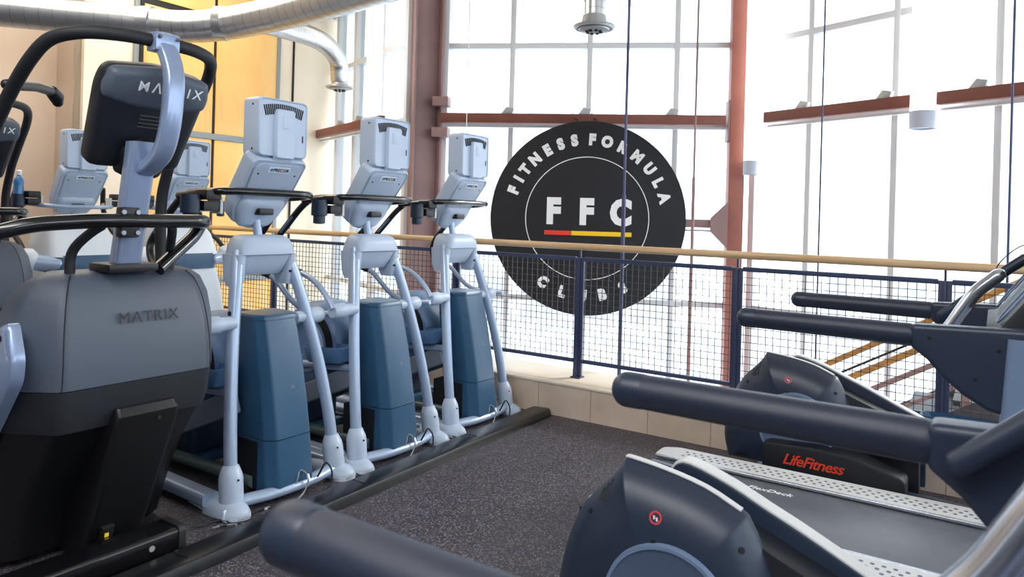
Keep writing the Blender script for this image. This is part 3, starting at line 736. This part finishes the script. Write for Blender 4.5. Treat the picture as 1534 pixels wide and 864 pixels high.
# ---- big climbers
def make_climber():
    root = thing('climber', (0, 0, 0), '', 'climber', 'big grey climbers with black overhead handlebars')
    def rg(z, xf, a, xs, b, xr, r=.03): return [(x, y, z) for x, y in rpoly([(xf, -a), (xf, a), (xs, b), (xr, b), (xr, -b), (xs, -b)], r, 4)]
    f = MB()
    f.loft([rg(.765, .10, .30, -.08, .425, -.66), rg(.85, .10, .297, -.08, .425, -.50), rg(.97, .085, .29, -.07, .415, -.24), rg(1.08, .06, .275, -.06, .385, -.17), rg(1.15, .03, .255, -.055, .345, -.135), rg(1.18, .0, .235, -.06, .30, -.13), rg(1.192, -.03, .21, -.07, .255, -.125)])
    c = f.build('front_shell', 'charcoal', root)
    f = MB()
    for y in (-.30, .30):
        s = 1 if y > 0 else -1
        pts = [(.1015, s*.298, .767), (.1015, s*.295, .85), (.0865, s*.288, .97), (.0615, s*.273, 1.08), (.0315, s*.253, 1.15), (.002, s*.233, 1.18)]
        f.tube(spline(pts, 4), .0022, 6)
    f.build('panel_seam', 'hole', c)
    f = MB(); f.text('MATRIX', .062, frame4((.0885, .03, 1.01), (0, 1, 0), (-.16, 0, 1)), .0012, .0, sp=1.15); f.build('shell_lettering', 'print_dark', c, smooth=False)
    f = MB(); f.loft([rg(.60, .065, .29, -.14, .41, -.74), rg(.66, .085, .297, -.10, .422, -.74), rg(.762, .099, .30, -.08, .4245, -.67)]); f.build('lower_band', 'charcoal_dark', root)
    f = MB(); f.loft([rg(.03, -.30, .26, -.36, .36, -1.3), rg(.25, -.22, .27, -.30, .38, -1.2), rg(.45, -.07, .28, -.2, .39, -1.0), rg(.598, .045, .285, -.15, .40, -.74)]); f.build('underbody', 'black', root)
    # pedestal
    f = MB()
    def pd(z, xf, hw, d): return [(xf-d/2+a, b, z) for a, b in rrect(d/2, hw, .025, 4)]
    f.loft([pd(.02, -.13, .12, .3), pd(.3, -.01, .125, .3), pd(.58, .115, .13, .3), pd(.635, .13, .128, .28), pd(.665, .11, .12, .24)])
    f.xform(Matrix.Translation((0, .02, 0))); p = f.build('pedestal', 'black', root)
    f = MB(); disc(f, (.124, .06, .605), (1, 0, 0), .009, .004); f.build('bolt', 'hole', p)
    f = MB(); f.box((-.088, -.03, .11), (.03, .05, .09), Matrix.Rotation(.4, 3, 'Y')); f.build('cable_port', 'hole', p, bevel=.005)
    f = MB(); f.box((-.068, -.035, .115), (.006, .016, .016)); f.build('yellow_tag', 'yellow', p)
    f = MB(); f.strip([(.025, -.52, .065), (.025, .18, .065)], .10, .15, (0, 0, 1), .2); st_ = f.build('stabiliser', 'black_gloss', root)
    f = MB(); f.strip([(.025, .175, .066), (.025, .205, .066)], .112, .16, (0, 0, 1), .25); f.build('end_cap', 'rubber', st_)
    f = MB(); disc(f, (.1005, .06, .07), (1, 0, 0), .012, .003); f.build('round_sticker', 'diff', st_)
    f = MB(); f.strip([(-1.25, -.36, .05), (-1.25, .36, .05)], .08, .12, (0, 0, 1)); f.build('rear_stabiliser', 'black_gloss', root)
    # side cover plates and steps
    for s in (-1, 1):
        o = rpoly([(.03, 1.03), (.085, .90), (.075, .82), (-.06, .66), (-.20, .50), (-.42, .52), (-.45, .80), (-.2, .95)], .03, 4)
        if s > 0: o = [(a-.24, b-.02) for a, b in o]
        def q(k, y): return [(-.15+(a+.15)*k, s*y, .75+(b-.75)*k) for a, b in o]
        f = MB(); f.loft([q(1, .41), q(1, .44), q(.97, .452), q(.9, .458)]); sp_ = f.build('side_plate', 'mast', root)
        f = MB(); disc(f, (.0, s*.455, .97), (0, s, 0), .011, .005); f.build('bolt', 'hole', sp_)
        f = MB(); f.bar((-.30, s*.24, .45), (-1.35, s*.24, .30), .05, .09); pa = f.build('step_arm', 'mast', root, bevel=.008)
        f = MB(); f.box((-1.2, s*.24, .38), (.40, .17, .05)); f.build('step', 'black', pa, bevel=.02)
    # mast with clamp
    f = MB(); f.box((.0, -.03, 1.205), (.16, .20, .035)); f.build('mast_boot', 'black', root, bevel=.012)
    def mr(x, z, hw=.052, hd=.036): return [(x+a, -.03+b, z) for a, b in rrect(hd, hw, .02, 4)]
    f = MB(); f.loft([mr(.0, 1.19), mr(.05, 1.42), mr(.10, 1.66), mr(.105, 1.70)]); ms = f.build('mast', 'mast', root)
    f = MB(); f.box((.075, -.06, 1.385), (.05, .075, .12)); cl_ = f.build('bar_clamp', 'black', ms, bevel=.012)
    each('clamp_bolt', 'bolt', cl_, [((.098, y, 1.385+z), (1, 0, 0), .009, .008) for y, z in ((-.09, .04), (-.035, .04), (-.09, -.04), (-.035, -.04))])
    f = MB(); f.tube(fillet([(-.06, .36, 1.12), (-.06, .40, 1.30), (-.02, .40, 1.385), (.09, .30, 1.388), (.09, -.34, 1.388), (-.02, -.47, 1.385), (-.06, -.47, 1.30), (-.06, -.36, 1.12)][0:0] or
        [(.02, .10, 1.19), (-.06, .31, 1.325), (-.07, .345, 1.375), (.06, .29, 1.392), (.09, .0, 1.392), (.09, -.17, 1.392), (.06, -.40, 1.375), (-.0, -.52, 1.33), (-.14, -.60, 1.22), (-.20, -.42, 1.10)], .07), .0285, 18); f.build('lower_handlebar', 'black_gloss', root)
    for s in (-1, 1):
        f = MB(); f.tube(spline([(.08, s*.14-.02, 1.372), (.04, s*.165-.02, 1.34), (-.01, s*.19-.02, 1.29), (-.03, s*.20-.02, 1.24), (-.03, s*.20-.02, 1.16)], 5), .0185, 12); f.build('bar_brace', 'rubber', root)
    # console
    Bc = V((-.05, .02, 1.605)); Tc = V((.145, .02, 1.985)); up = (Tc-Bc).normalized(); nr = V((up.z, 0, -up.x)); L = (Tc-Bc).length
    def W(y, s, n): return Bc+up*s+nr*n+V((0, y, 0))
    def dome(o, name, m, lv, par):
        f = MB(); f.loft([[W(a*k, L*.5+(b-L*.5)*k2, n) for a, b in o] for n, k, k2 in lv]); return f.build(name, m, par)
    o = rpoly([(-.185, .0), (.185, .0), (.215, L-.09), (.20, L-.015), (0, L+.012), (-.20, L-.015), (-.215, L-.09)], .035, 4)
    cs = dome(o, 'console', 'navy_dark', ((-.07, .97, .97), (-.055, 1, 1), (-.01, 1, 1), (.012, .965, .97), (.03, .90, .92), (.036, .8, .85)), root)
    o2 = rpoly([(-.205, L-.135), (-.10, L-.155), (0, L-.16), (.10, L-.155), (.205, L-.135), (.212, L-.085), (.195, L-.012), (0, L+.014), (-.195, L-.012), (-.212, L-.085)], .02, 3)
    f = MB(); f.loft([[W(a, b, n-.0) for a, b in o2] for n in (-.005, .022)]+[[W(a*.97, L-.07+(b-L+.07)*.9, .036) for a, b in o2], [W(a*.9, L-.075+(b-L+.075)*.7, .044) for a, b in o2]])
    bt = f.build('console_brow', 'charcoal', cs)
    f = MB(); f.text('M\u039bTRIX', .056, frame4(W(.035, L-.062, .0455), (0, 1, 0), up), .0008, .0006, sp=1.45); f.build('brow_lettering', 'white', bt, smooth=False)
    each('screw_hole', 'hole', bt, [(W(y, L-.05, .036), nr, .010, .006) for y in (-.165, .165)])
    f = MB()
    for k in range(4): f.box(W(0, L*.46+k*.016, .0365), (.006, .11, .006))
    f.build('speaker_vent', 'rubber', cs, smooth=False)
    f = MB(); dm_ = rpoly([(-.09, -.02), (.09, -.02), (.10, .10), (.0, .17), (-.10, .10)], .04, 5); f.loft([[W(a*k, .06+(b-.06)*k, n) for a, b in dm_] for n, k in ((.02, 1), (.06, .92), (.085, .78), (.10, .55))]); f.build('mast_socket', 'black', cs)
    f = MB(); f.prism(rrect(.17, .14, .02, 3), 0, .004, lambda a, b, c: W(a, L*.5+b, -.071-c)); f.build('display', 'glassdark', cs)
    # curved arm in front of the console
    f = MB(); f.strip(spline([(.10, -.02, 1.59), (.16, -.018, 1.61), (.225, -.014, 1.66), (.26, -.01, 1.75), (.27, -.005, 1.86), (.262, 0, 1.95), (.23, 0, 2.03), (.175, 0, 2.09)], 6), .05, .074, (1, 0, 0), .35); ca = f.build('curved_arm', 'mast', root)
    f = MB(); f.box((.185, 0, 2.085), (.07, .10, .075)); cb = f.build('top_clamp', 'mast', ca, bevel=.01)
    each('clamp_bolt', 'bolt', cb, [((x, y, z), (.7, 0, .7), .008, .007) for y in (-.036, .036) for x, z in ((.222, 2.10), (.20, 2.124))])
    f = MB()
    R_ = [(.18, 0, 2.09), (.17, .14, 2.09), (.10, .26, 2.085), (.0, .33, 2.06), (-.09, .355, 1.98), (-.20, .365, 1.88), (-.36, .375, 1.70), (-.44, .375, 1.50), (-.44, .375, 1.30), (-.40, .37, 1.02)]
    Lf = [(x, -y, z) for x, y, z in R_[::-1]]
    f.tube(spline(fillet(Lf+R_[1:], .07, 3), 2), .0255, 16); ob = f.build('overhead_handlebar', 'rubber', root)
    for s in (-1,):
        f = MB(); f.tube([(-.22, s*.375, 1.895), (-.40, s*.2, 1.93), (-.525, s*.075, 1.935)], .021, 12, True); g = f.build('inner_grip', 'black', ob)
        f = MB(); f.tube([(-.505, s*.095, 1.935), (-.535, s*.06, 1.915), (-.545, s*.05, 1.895)], [.026, .03, .022], 12, True); f.build('grip_switch', 'black', g)
    return root
cm = make_climber(); cm.location = (-2.9, 1.58, 0); cm['label'] = 'big grey climber in the left foreground with a black overhead handlebar'
again(cm, (-5.45, 1.91, 0), 'second grey climber in the back row, cut off by the left edge of the photo')
f = MB(); f.lathe([(0, 0), (.034, .002), (.036, .02), (.036, .13), (.033, .15), (.036, .17), (.034, .19), (.014, .215), (.014, .235)], seg=22)
bt_ = f.build('water_bottle', 'bottle'); bt_.location = (-6.03, 2.425, 1.43); tag(bt_, 'blue plastic water bottle standing in the cup holder of a back row trainer', 'bottle')
f = MB(); f.lathe([(.018, .225), (.019, .255), (.012, .262), (0, .262)], seg=16); f.build('bottle_cap', 'white', bt_)

# ------------------------------------------------------------------ treadmills (local x to the front, user walks along +x)
def make_treadmill():
    root = thing('treadmill', (0, 0, 0), '', 'treadmill', 'navy black treadmills facing right')
    ZD = .28
    f = MB(); f.box((-.30, 0, .17), (1.86, .80, .15)); f.build('deck_frame', 'navy_dark', root, bevel=.01)
    f = MB(); f.box((-.32, 0, ZD-.03), (1.84, .57, .05)); be = f.build('belt', 'belt', root, bevel=.015)
    f = MB(); f.text('FlexDeck', .05, frame4((-.68, .17, ZD-.0045), (1, 0, 0), (0, 1, 0)), .0004, .0, shear=.3); f.build('belt_lettering', 'white', be, smooth=False)
    for s in (-1, 1):
        f = MB(); o = rpoly([(-1.27, .30), (.50, .30), (.50, .465), (-1.20, .465), (-1.27, .42)], .02, 3)
        f.loft([[(a, s*b, z) for a, b in o] for z in (.10, ZD+.004)]+[[(-.4+(a+.4)*.996, s*(.38+(b-.38)*.94), ZD+.01) for a, b in o]])
        sr = f.build('side_rail', 'trim', root)
        f = MB()
        for i in range(42):
            for j in range(3):
                x = -1.14+i*.036+(j % 2)*.018; y = s*(.345+j*.032)
                f.lathe([(.0085, 0), (.0085, .0012)], (x, y, ZD+.0096), (0, 0, 1), 6)
        f.build('grip_dimples', 'slate', sr, smooth=False)
        f = MB(); f.strip([(-1.26, s*.29, ZD+.003), (.50, s*.29, ZD+.003)], .016, .018, (0, 0, 1)); f.build('rail_edge', 'steel', sr)
        f = MB(); f.loft([[(x, s*.383+y, z) for x, y in rrect(.05, .085, .02, 3, -1.235)] for z in (.09, .20, .262)]); f.build('rear_cap', 'navy_dark', sr)
        # armrest: foam grip with rounded tip and a gusset-shaped bracket
        f = MB(); f.tube([(-.625, s*.425, 1.103), (-.105, s*.425, 1.101)], [.0345, .037], 24, True); ar = f.build('armrest', 'navy_foam', root)
        f = MB()
        f.tube([(-.635, s*.425, 1.103), (-.605, s*.425, 1.103)], .0358, 24, True); f.build('tip_cap', 'navy', ar)
        o = [(-.10, 1.138), (.26, 1.152), (.30, 1.10), (.26, .885), (.16, .884), (.115, .892), (.05, .93), (-.005, .975), (-.05, 1.028), (-.10, 1.066)]
        f = MB(); f.prism(o, s*.425-.036, s*.425+.036); br = f.build('arm_bracket', 'navy', root, bevel=.016, seg=3)
        each('screw_hole', 'hole', br, [((x, s*.425+q*.0362, z), (0, q, 0), .006, .002) for x, z in ((-.045, 1.10), (.08, .985), (.14, 1.08)) for q in (-1, 1)])
        # uprights
        f = MB()
        f.loft([[(x+a, s*.43+b, z) for a, b in rrect(w, .046, .02, 4)] for x, w, z in ((.245, .085, 1.12), (.245, .10, .85), (.30, .11, .45), (.36, .12, .20), (.36, .12, .02))])
        f.build('upright', 'upright', root)
        if s > 0:
            f = MB(); f.tube(fillet([(-.055, s*.365, 1.09), (.02, s*.362, 1.155), (.16, s*.355, 1.29), (.22, s*.35, 1.34)], .05), .021, 14, True); f.build('side_grip', 'navy', root)
    f = MB(); f.tube(spline([(-.045, 0, 1.04), (-.012, 0, 1.085), (.03, 0, 1.16), (.07, 0, 1.225), (.13, 0, 1.285)], 5), .034, 18, True, flat=.7); f.build('ergo_bar', 'steel', root)
    # console: sloping tray with a raised display
    def cs(y0, y1, o, name, m, par, bev=.01):
        f = MB(); f.prism(o, y0, y1); return f.build(name, m, par, bevel=bev)
    c = cs(-.38, .38, [(.10, 1.13), (.135, 1.135), (.36, 1.46), (.42, 1.46), (.40, 1.30), (.30, 1.12), (.16, 1.10)], 'console', 'navy_dark', root)
    cs(-.24, .24, [(.30, 1.40), (.40, 1.78), (.44, 1.77), (.40, 1.42)], 'display_panel', 'navy', c)
    f = MB(); f.prism([(.302, 1.425), (.306, 1.42), (.393, 1.752), (.389, 1.757)], -.21, .21); f.build('display', 'glassdark', c, smooth=False)
    for s in (-1, 1):
        f = MB(); o = rrect(.16, .07, .06, 5); t = V((.57, 0, .82)).normalized()
        P = [V((.225, s*.30, 1.285))+t*a+V((0, b, 0)) for a, b in o]; f.tube(P+[P[0]], .0035, 8); f.build('tray_rim', 'upright', c)
    f = MB(); f.box((.05, 0, .35), (.0, .0, .0)) if False else f.loft([[(x+a, b, z) for a, b in rrect(w, .34, .05, 4)] for x, w, z in ((.72, .26, .03), (.72, .26, .22), (.70, .22, .34), (.68, .16, .36))]); f.build('motor_hood', 'navy', root)
    f = MB(); f.tube(spline([(.36, .30, 1.47), (.30, .26, 1.43), (.20, .20, 1.39), (.14, .18, 1.33), (.12, .15, 1.28)], 6), .0022, 6); f.build('safety_cord', 'cable', root)
    f = MB(); f.box((.37, .31, 1.485), (.06, .05, .03)); f.build('stop_switch', 'black', c, bevel=.008)
    return root
tm = make_treadmill(); tm.location = (.015, .945, 0); tm['label'] = 'nearest treadmill, its two dark armrests reaching into the lower foreground'
again(tm, (-.125, 3.125, 0), 'treadmill farther back whose full walking belt shows behind the dark flywheel shroud')

# ------------------------------------------------------------------ rear drive cross trainers
def make_cross():
    root = thing('cross_trainer', (0, 0, 0), '', 'cross trainer', 'dark rear drive cross trainers beside the treadmills')
    C = (-.74, .40)
    top = [(-1.10, .14), (-1.125, .26), (-1.112, .36), (-1.082, .48), (-1.03, .585), (-.955, .668), (-.918, .715), (-.903, .742), (-.885, .742), (-.78, .73), (-.66, .705), (-.56, .664), (-.535, .64), (-.49, .55), (-.455, .45), (-.43, .30), (-.42, .14)]
    def sm(o):
        P = spline([(a, b, 0) for a, b in o], 3); return [(p.x, p.y) for p in P]
    o = sm(top)
    LV = ((1, .03), (.99, .04), (.965, .058), (.92, .082), (.85, .105), (.75, .125), (.62, .139), (.45, .146))
    def ys(x, z):
        d = V((x-C[0], z-C[1], 0)); best = 9
        for (a, b), (a2, b2) in zip(o, o[1:]+o[:1]):
            e = V((a2-a, b2-b, 0)); den = d.x*e.y-d.y*e.x
            if abs(den) < 1e-9: continue
            t = ((a-C[0])*e.y-(b-C[1])*e.x)/den; u = ((a-C[0])*d.y-(b-C[1])*d.x)/den
            if t > 0 and -1e-6 <= u <= 1+1e-6: best = min(best, t)
        k = 1/best; y = .146
        for (k1, y1), (k2, y2) in zip(LV, LV[1:]):
            if k2 <= k <= k1: y = y1+(y2-y1)*(k1-k)/(k1-k2)
        return y
    def nrm(x, z, s):
        h = .008; gx = (ys(x+h, z)-ys(x-h, z))/(2*h); gz = (ys(x, z+h)-ys(x, z-h))/(2*h)
        return V((-gx, s, -gz)).normalized()
    def on(x, z, s, up=.0): return V((x, s*ys(x, z), z))+nrm(x, z, s)*up
    def shell(s, name):
        def q(k, y, dz=0):
            if s > 0: return [(C[0]+(a-C[0])*k*.97, y+.125, C[1]-.02+(b-C[1])*k*.90) for a, b in o]
            return [(C[0]+(a-C[0])*k, s*y, C[1]+(b-C[1])*k) for a, b in o]
        f = MB(); f.loft([q(1, .012)]+[q(k, y) for k, y in LV]); return f.build(name, 'navy', root)
    for s in (-1, 1):
        sh = shell(s, 'shroud')
        if s > 0: continue
        f = MB(); f.strip([(a, s*.024, b+.002) for a, b in sm(top[7:12])], .024, .006, (0, 1, 0), .45); f.build('shroud_lip', 'trim', sh)
        f = MB(); f.lathe([(.178, 0), (.183, .006), (.18, .013), (.172, .014), (.165, .01), (.0, .016)], (-.72, s*.140, .38), (0, s, 0), 56); d = f.build('crank_disc', 'slate', root)
        f = MB(); f.lathe([(.170, .0), (.176, .016), (.186, .016), (.190, .0)], (-.72, s*.142, .38), (0, s, 0), 56); f.build('disc_rim', 'upright', d)
        n_ = nrm(-.765, .628, s); ic = on(-.765, .628, s, .001)
        f = MB(); t1 = V((1, 0, 0)); t1 = (t1-n_*t1.dot(n_)).normalized(); t2 = n_.cross(t1)
        f.loft([[ic+n_*h+(t1*math.cos(k*PI/14)+t2*math.sin(k*PI/14))*r for r, h in ((.0135, -.003), (.0135, .0015), (.018, .0015), (.018, -.003))] for k in range(29)], cap=False)
        f.bar(ic+n_*.001+V((-.010, 0, .008)), ic+n_*.001+V((.010, 0, -.008)), .0035, .001, n_); f.build('no_step_icon', 'red', sh, smooth=False)
        f = MB()
        for dx, dz in ((-.004, 0), (.004, -.004)): f.box(ic+n_*.0012+V((dx, 0, dz)), (.005, .002, .010))
        f.build('icon_footprints', 'white', sh, smooth=False)
        f = MB()
        for k in range(3):
            x = -.925-.014*k; zt = .69-.016*k
            f.bar(on(x, zt-.01, s), on(x-.006, zt-.065+.012*k, s), .006, .008, (1, 0, 0))
        f.build('vent_slots', 'hole', sh, smooth=False)
        each('screw_hole', 'hole', sh, [(on(x, z, s), nrm(x, z, s), r, .0025) for x, z, r in ((-.985, .58, .008), (-.54, .585, .009), (-.765, .565, .007))])
        # lower covers with lettering
        lo = rpoly([(-.87, .10), (-.87, .298), (-.84, .315), (-.60, .328), (-.42, .315), (-.215, .252), (-.20, .235), (-.20, .10)], .02, 3)
        f = MB(); f.loft([[(a, s*.10, b) for a, b in lo], [(a, s*.20, b) for a, b in lo], [(-.53+(a+.53)*.985, s*.215, .19+(b-.19)*.93) for a, b in lo], [(-.53+(a+.53)*.95, s*.22, .19+(b-.19)*.8) for a, b in lo]])
        lc = f.build('lower_cover', 'navy_dark', root)
        f = MB()
        f.text('LifeFitness', .076, frame4((-.62, s*.2205, .238), (-s*1, 0, .0), (0, 0, 1)), .0006, .0012, shear=.35, sp=.92)
        f.build('cover_lettering', 'orange_red', lc, smooth=False)
        each('screw_hole', 'hole', lc, [((x, s*.202, z), (0, s, .4), .007, .006) for x, z in ((-.845, .302), (-.62, .308), (-.40, .29), (-.225, .236))])
    for s in (-1, 1):
        f = MB(); f.tube([(-.75, s*.19, .40), (-.3, s*.22, .43), (.25, s*.22, .40), (.75, s*.22, .55)], .022, 12); pa = f.build('pedal_bar', 'steel', root)
        po = rpoly([(-.16, -.065), (.24, -.05), (.24, .05), (-.16, .065)], .06, 5)
        f = MB(); f.loft([[(-.02+a*k, s*.22+b*k, z) for a, b in po] for z, k in ((.43, .9), (.445, .95), (.485, 1.0), (.487, .96), (.455, .9), (.452, .85))]); f.build('pedal', 'teal', pa)
    f = MB(); inner = sm([(-1.05, .14), (-1.08, .3), (-1.04, .5), (-.94, .63), (-.86, .672), (-.76, .672), (-.56, .60), (-.38, .53), (-.24, .478), (-.175, .45), (-.165, .43), (-.16, .14)])
    f.prism(inner, -.03, .085); co = f.build('core_cover', 'navy_dark', root, bevel=.006)
    FL = sm([(-.815, .665), (-.795, .708), (-.75, .718), (-.63, .682), (-.525, .637), (-.44, .602), (-.36, .566), (-.26, .52), (-.165, .478), (-.145, .455)])
    far = FL+[(-.14, .42), (-.14, .14), (-.5, .14), (-.81, .14)]
    f = MB(); f.prism(far, .082, .145); fs = f.build('far_fairing', 'navy', root, bevel=.006)
    f = MB(); f.strip([(a, .118, b+.003) for a, b in FL[1:-2]], .055, .01, (0, 1, 0), .4); f.build('fairing_trim', 'trim', fs)
    f = MB(); f.strip([(-1.0, 0, .06), (1.0, 0, .06)], .07, .14, (0, 0, 1)); f.strip([(-.95, -.26, .04), (-.95, .26, .04)], .06, .09, (0, 0, 1)); f.strip([(.95, -.3, .04), (.95, .3, .04)], .06, .09, (0, 0, 1)); b = f.build('base_frame', 'upright', root)
    f = MB(); f.tube([(-.24, -.15, .15), (.4, -.15, .12)], .03, 14); f.build('base_tube', 'navy', b)
    f = MB(); f.tube(spline([(.8, 0, .08), (.9, 0, .7), (.80, 0, 1.35)], 6), .05, 16); f.build('mast', 'upright', root)
    f = MB(); f.box((.74, 0, 1.42), (.10, .42, .30)); f.build('console', 'navy_dark', root, bevel=.03, seg=3)
    return root
cr_ = make_cross(); cr_.location = (0, 2.03, 0); cr_['label'] = 'near dark cross trainer with a flywheel shroud at the bottom centre'
again(cr_, (-.13, 4.13, 0), 'farther dark cross trainer with red lettering standing next to the stone kerb')

# ------------------------------------------------------------------ cable ramp on the floor and loose cables
a_ = V((-2.64, -.3, 0)); b_ = V((-2.76, 4.58, 0))
cr0 = thing('cable_ramp', a_, 'long black cable ramp on the floor before the elliptical trainers', 'cable cover')
d_ = (b_-a_); prof = [(-.145, 0), (-.135, .012), (-.06, .05), (.05, .055), (.075, .05), (.09, .0)]
f = MB(); tx = d_.normalized(); sx = V((tx.y, -tx.x, 0))
f.loft([[tx*k+sx*x+V((0, 0, z)) for x, z in prof] for k in (0, d_.length)]); f.build('cover', 'ramp_black', cr0, bevel=.004)
f = MB()
for k in (1.0, 2.0, 3.0, 4.0): f.bar(tx*k+sx*.045+V((0, 0, .0565)), tx*k-sx*.05+V((0, 0, .0545)), .004, .002)
f.build('joint_line', 'hole', cr0, smooth=False)

def cable(pts, r, m, label, tags=(), cat='cable'):
    P = spline(pts, 6); o0 = P[0].copy()
    f = MB(); f.tube([p-o0 for p in P], r, 6); o = f.build('cable', m); o.location = o0
    tag(o, label, cat, 'loose cables by the cable ramp')
    for i, kind in tags:
        p = P[i]-o0; g = MB()
        if kind == 'flag': g.box(p+V((0, 0, .022)), (.006, .05, .036), Matrix.Rotation(.5, 3, 'Z')); g.build('paper_tag', 'white', o)
        else:
            t = (P[i+1]-P[i-1]).normalized(); g.bar(p-t*.015, p+t*.015, .011, .011); g.build('plug', 'white' if kind == 'w' else 'cable', o, bevel=.002)
    return o
for (yc, xo, nm, near) in ((2.46, -2.985, 'nearest', 0), (3.255, -2.965, 'middle', 1), (4.12, -2.98, 'farthest', 2)):
    y = yc
    cable([(xo+.03, y-.03, .02), (xo+.07, y+.0, .075), (xo+.06, y+.03, .125), (xo+.09, y+.06, .09), (xo+.10, y+.03, .03), (xo+.13, y-.05, .012), (xo+.16, y-.14, .012), (xo+.22, y-.22, .02)], .0045, 'cable_grey',
          f'grey cable looping over the front bar of the {nm} elliptical trainer', ((18, 'w'), (38, 'w')))
    cable([(xo+.05, y+.14, .03), (xo+.09, y+.15, .11), (xo+.10, y+.17, .135), (xo+.12, y+.19, .09), (xo+.13, y+.17, .02), (xo+.15, y+.06, .012), (xo+.16, y-.06, .012), (xo+.18, y-.22, .012)], .005, 'cable',
          f'black cable looping over the front bar of the {nm} elliptical trainer', ((30, 'b'),))
    cable([(xo+.02, y-.36, .012), (xo+.10, y-.40, .010), (xo+.16, y-.30, .012), (xo+.18, y-.16, .014), (xo+.15, y-.0, .012), (xo+.17, y+.22, .014), (xo+.21, y+.35, .03)], .004, 'cable',
          f'thin black cable lying between the {nm} elliptical trainer and the cable ramp', ((20, 'w'),))
cable([(-2.97, 1.93, .012), (-2.95, 2.03, .012), (-2.93, 2.10, .015), (-2.89, 2.20, .014), (-2.83, 2.22, .04), (-2.78, 2.20, .06)], .005, 'cable', 'black cable with a white paper tag lying on the floor beside the climber', ((10, 'flag'), (24, 'w')))
for k in range(4):
    cable([(-2.86+.02*k, 1.70, .04-.006*k), (-2.80+.012*k, 1.78+.03*k, .012+.01*(k % 2)), (-2.76-.01*k, 1.92, .03), (-2.79+.012*k, 2.02+.02*k, .02), (-2.86+.02*k, 2.06+.02*k, .012), (-2.90, 1.98+.01*k, .012)], .0045, 'cable' if k % 2 else 'cable_grey',
          ['lowest grey cable coiled by the end of the climber base bar', 'black cable coiled by the end of the climber base bar', 'topmost grey cable coiled by the end of the climber base bar', 'outermost black cable coiled by the end of the climber base bar'][k])

# ------------------------------------------------------------------ light
w = bpy.data.worlds.new('overcast'); scn.world = w; w.use_nodes = True
n = w.node_tree.nodes; l = w.node_tree.links; bg = n['Background']
tc = n.new('ShaderNodeTexCoord'); sx_ = n.new('ShaderNodeSeparateXYZ'); rp = n.new('ShaderNodeValToRGB')
l.new(tc.outputs['Generated'], sx_.inputs[0]); l.new(sx_.outputs['Z'], rp.inputs[0]); l.new(rp.outputs[0], bg.inputs['Color'])
rp.color_ramp.elements[0].color = (.80, .90, 1, 1); rp.color_ramp.elements[1].color = (.78, .88, 1, 1)
bg.inputs['Strength'].default_value = 3.2
def area(loc, rot, sx, sy, e, c=(1, 1, 1)):
    L = bpy.data.lights.new('fill_light', 'AREA'); L.shape = 'RECTANGLE'; L.size = sx; L.size_y = sy; L.energy = e; L.color = c
    o = bpy.data.objects.new('fill_light', L); o.location = loc; o.rotation_euler = rot; col.objects.link(o); return o
area((-.5, -.8, 4.2), (0, 0, 0), 5, 2, 50, (.75, .87, 1))  # added cool fill for the machine fronts, not a real fixture
area((-1.2, -.9, 4.15), (math.radians(48), 0, 0), 4, .8, 110, (1, .95, .88))  # added warm fill tilted to brighten the kerb and the sign
area((-6.2, 2.8, 4.2), (0, 0, 0), 1.6, 4, 90, (1, .9, .75))  # added warm fill brightening the left wall side, not a real fixture
sun = bpy.data.lights.new('sun', 'SUN'); sun.energy = 6.0; sun.angle = .35; sun.color = (1, .96, .9)
so = bpy.data.objects.new('sun', sun); col.objects.link(so)
so.rotation_euler = (V((-.42, -.72, -.42))).to_track_quat('-Z', 'Y').to_euler()

# ------------------------------------------------------------------ camera
F = 1085.; RHO = math.radians(1.6); PSI = math.radians(33.8)
cam = bpy.data.cameras.new('camera'); co = bpy.data.objects.new('camera', cam); col.objects.link(co)
cam.sensor_width = 36; cam.lens = 36*F/1534; cam.shift_y = -(432-324)/1534; cam.clip_start = .02
Rm = Matrix.Rotation(PSI, 4, 'Z')@Matrix.Rotation(PI/2, 4, 'X')@Matrix.Rotation(RHO, 4, 'Z')
co.matrix_world = Matrix.Translation((0, 0, 1.45))@Rm
scn.camera = co
cam.dof.use_dof = True; cam.dof.focus_distance = 4.2; cam.dof.aperture_fstop = 5.6
vs = scn.view_settings
vs.view_transform = 'Standard'; vs.look = 'None'; vs.exposure = .38; vs.gamma = 1; vs.use_curve_mapping = False
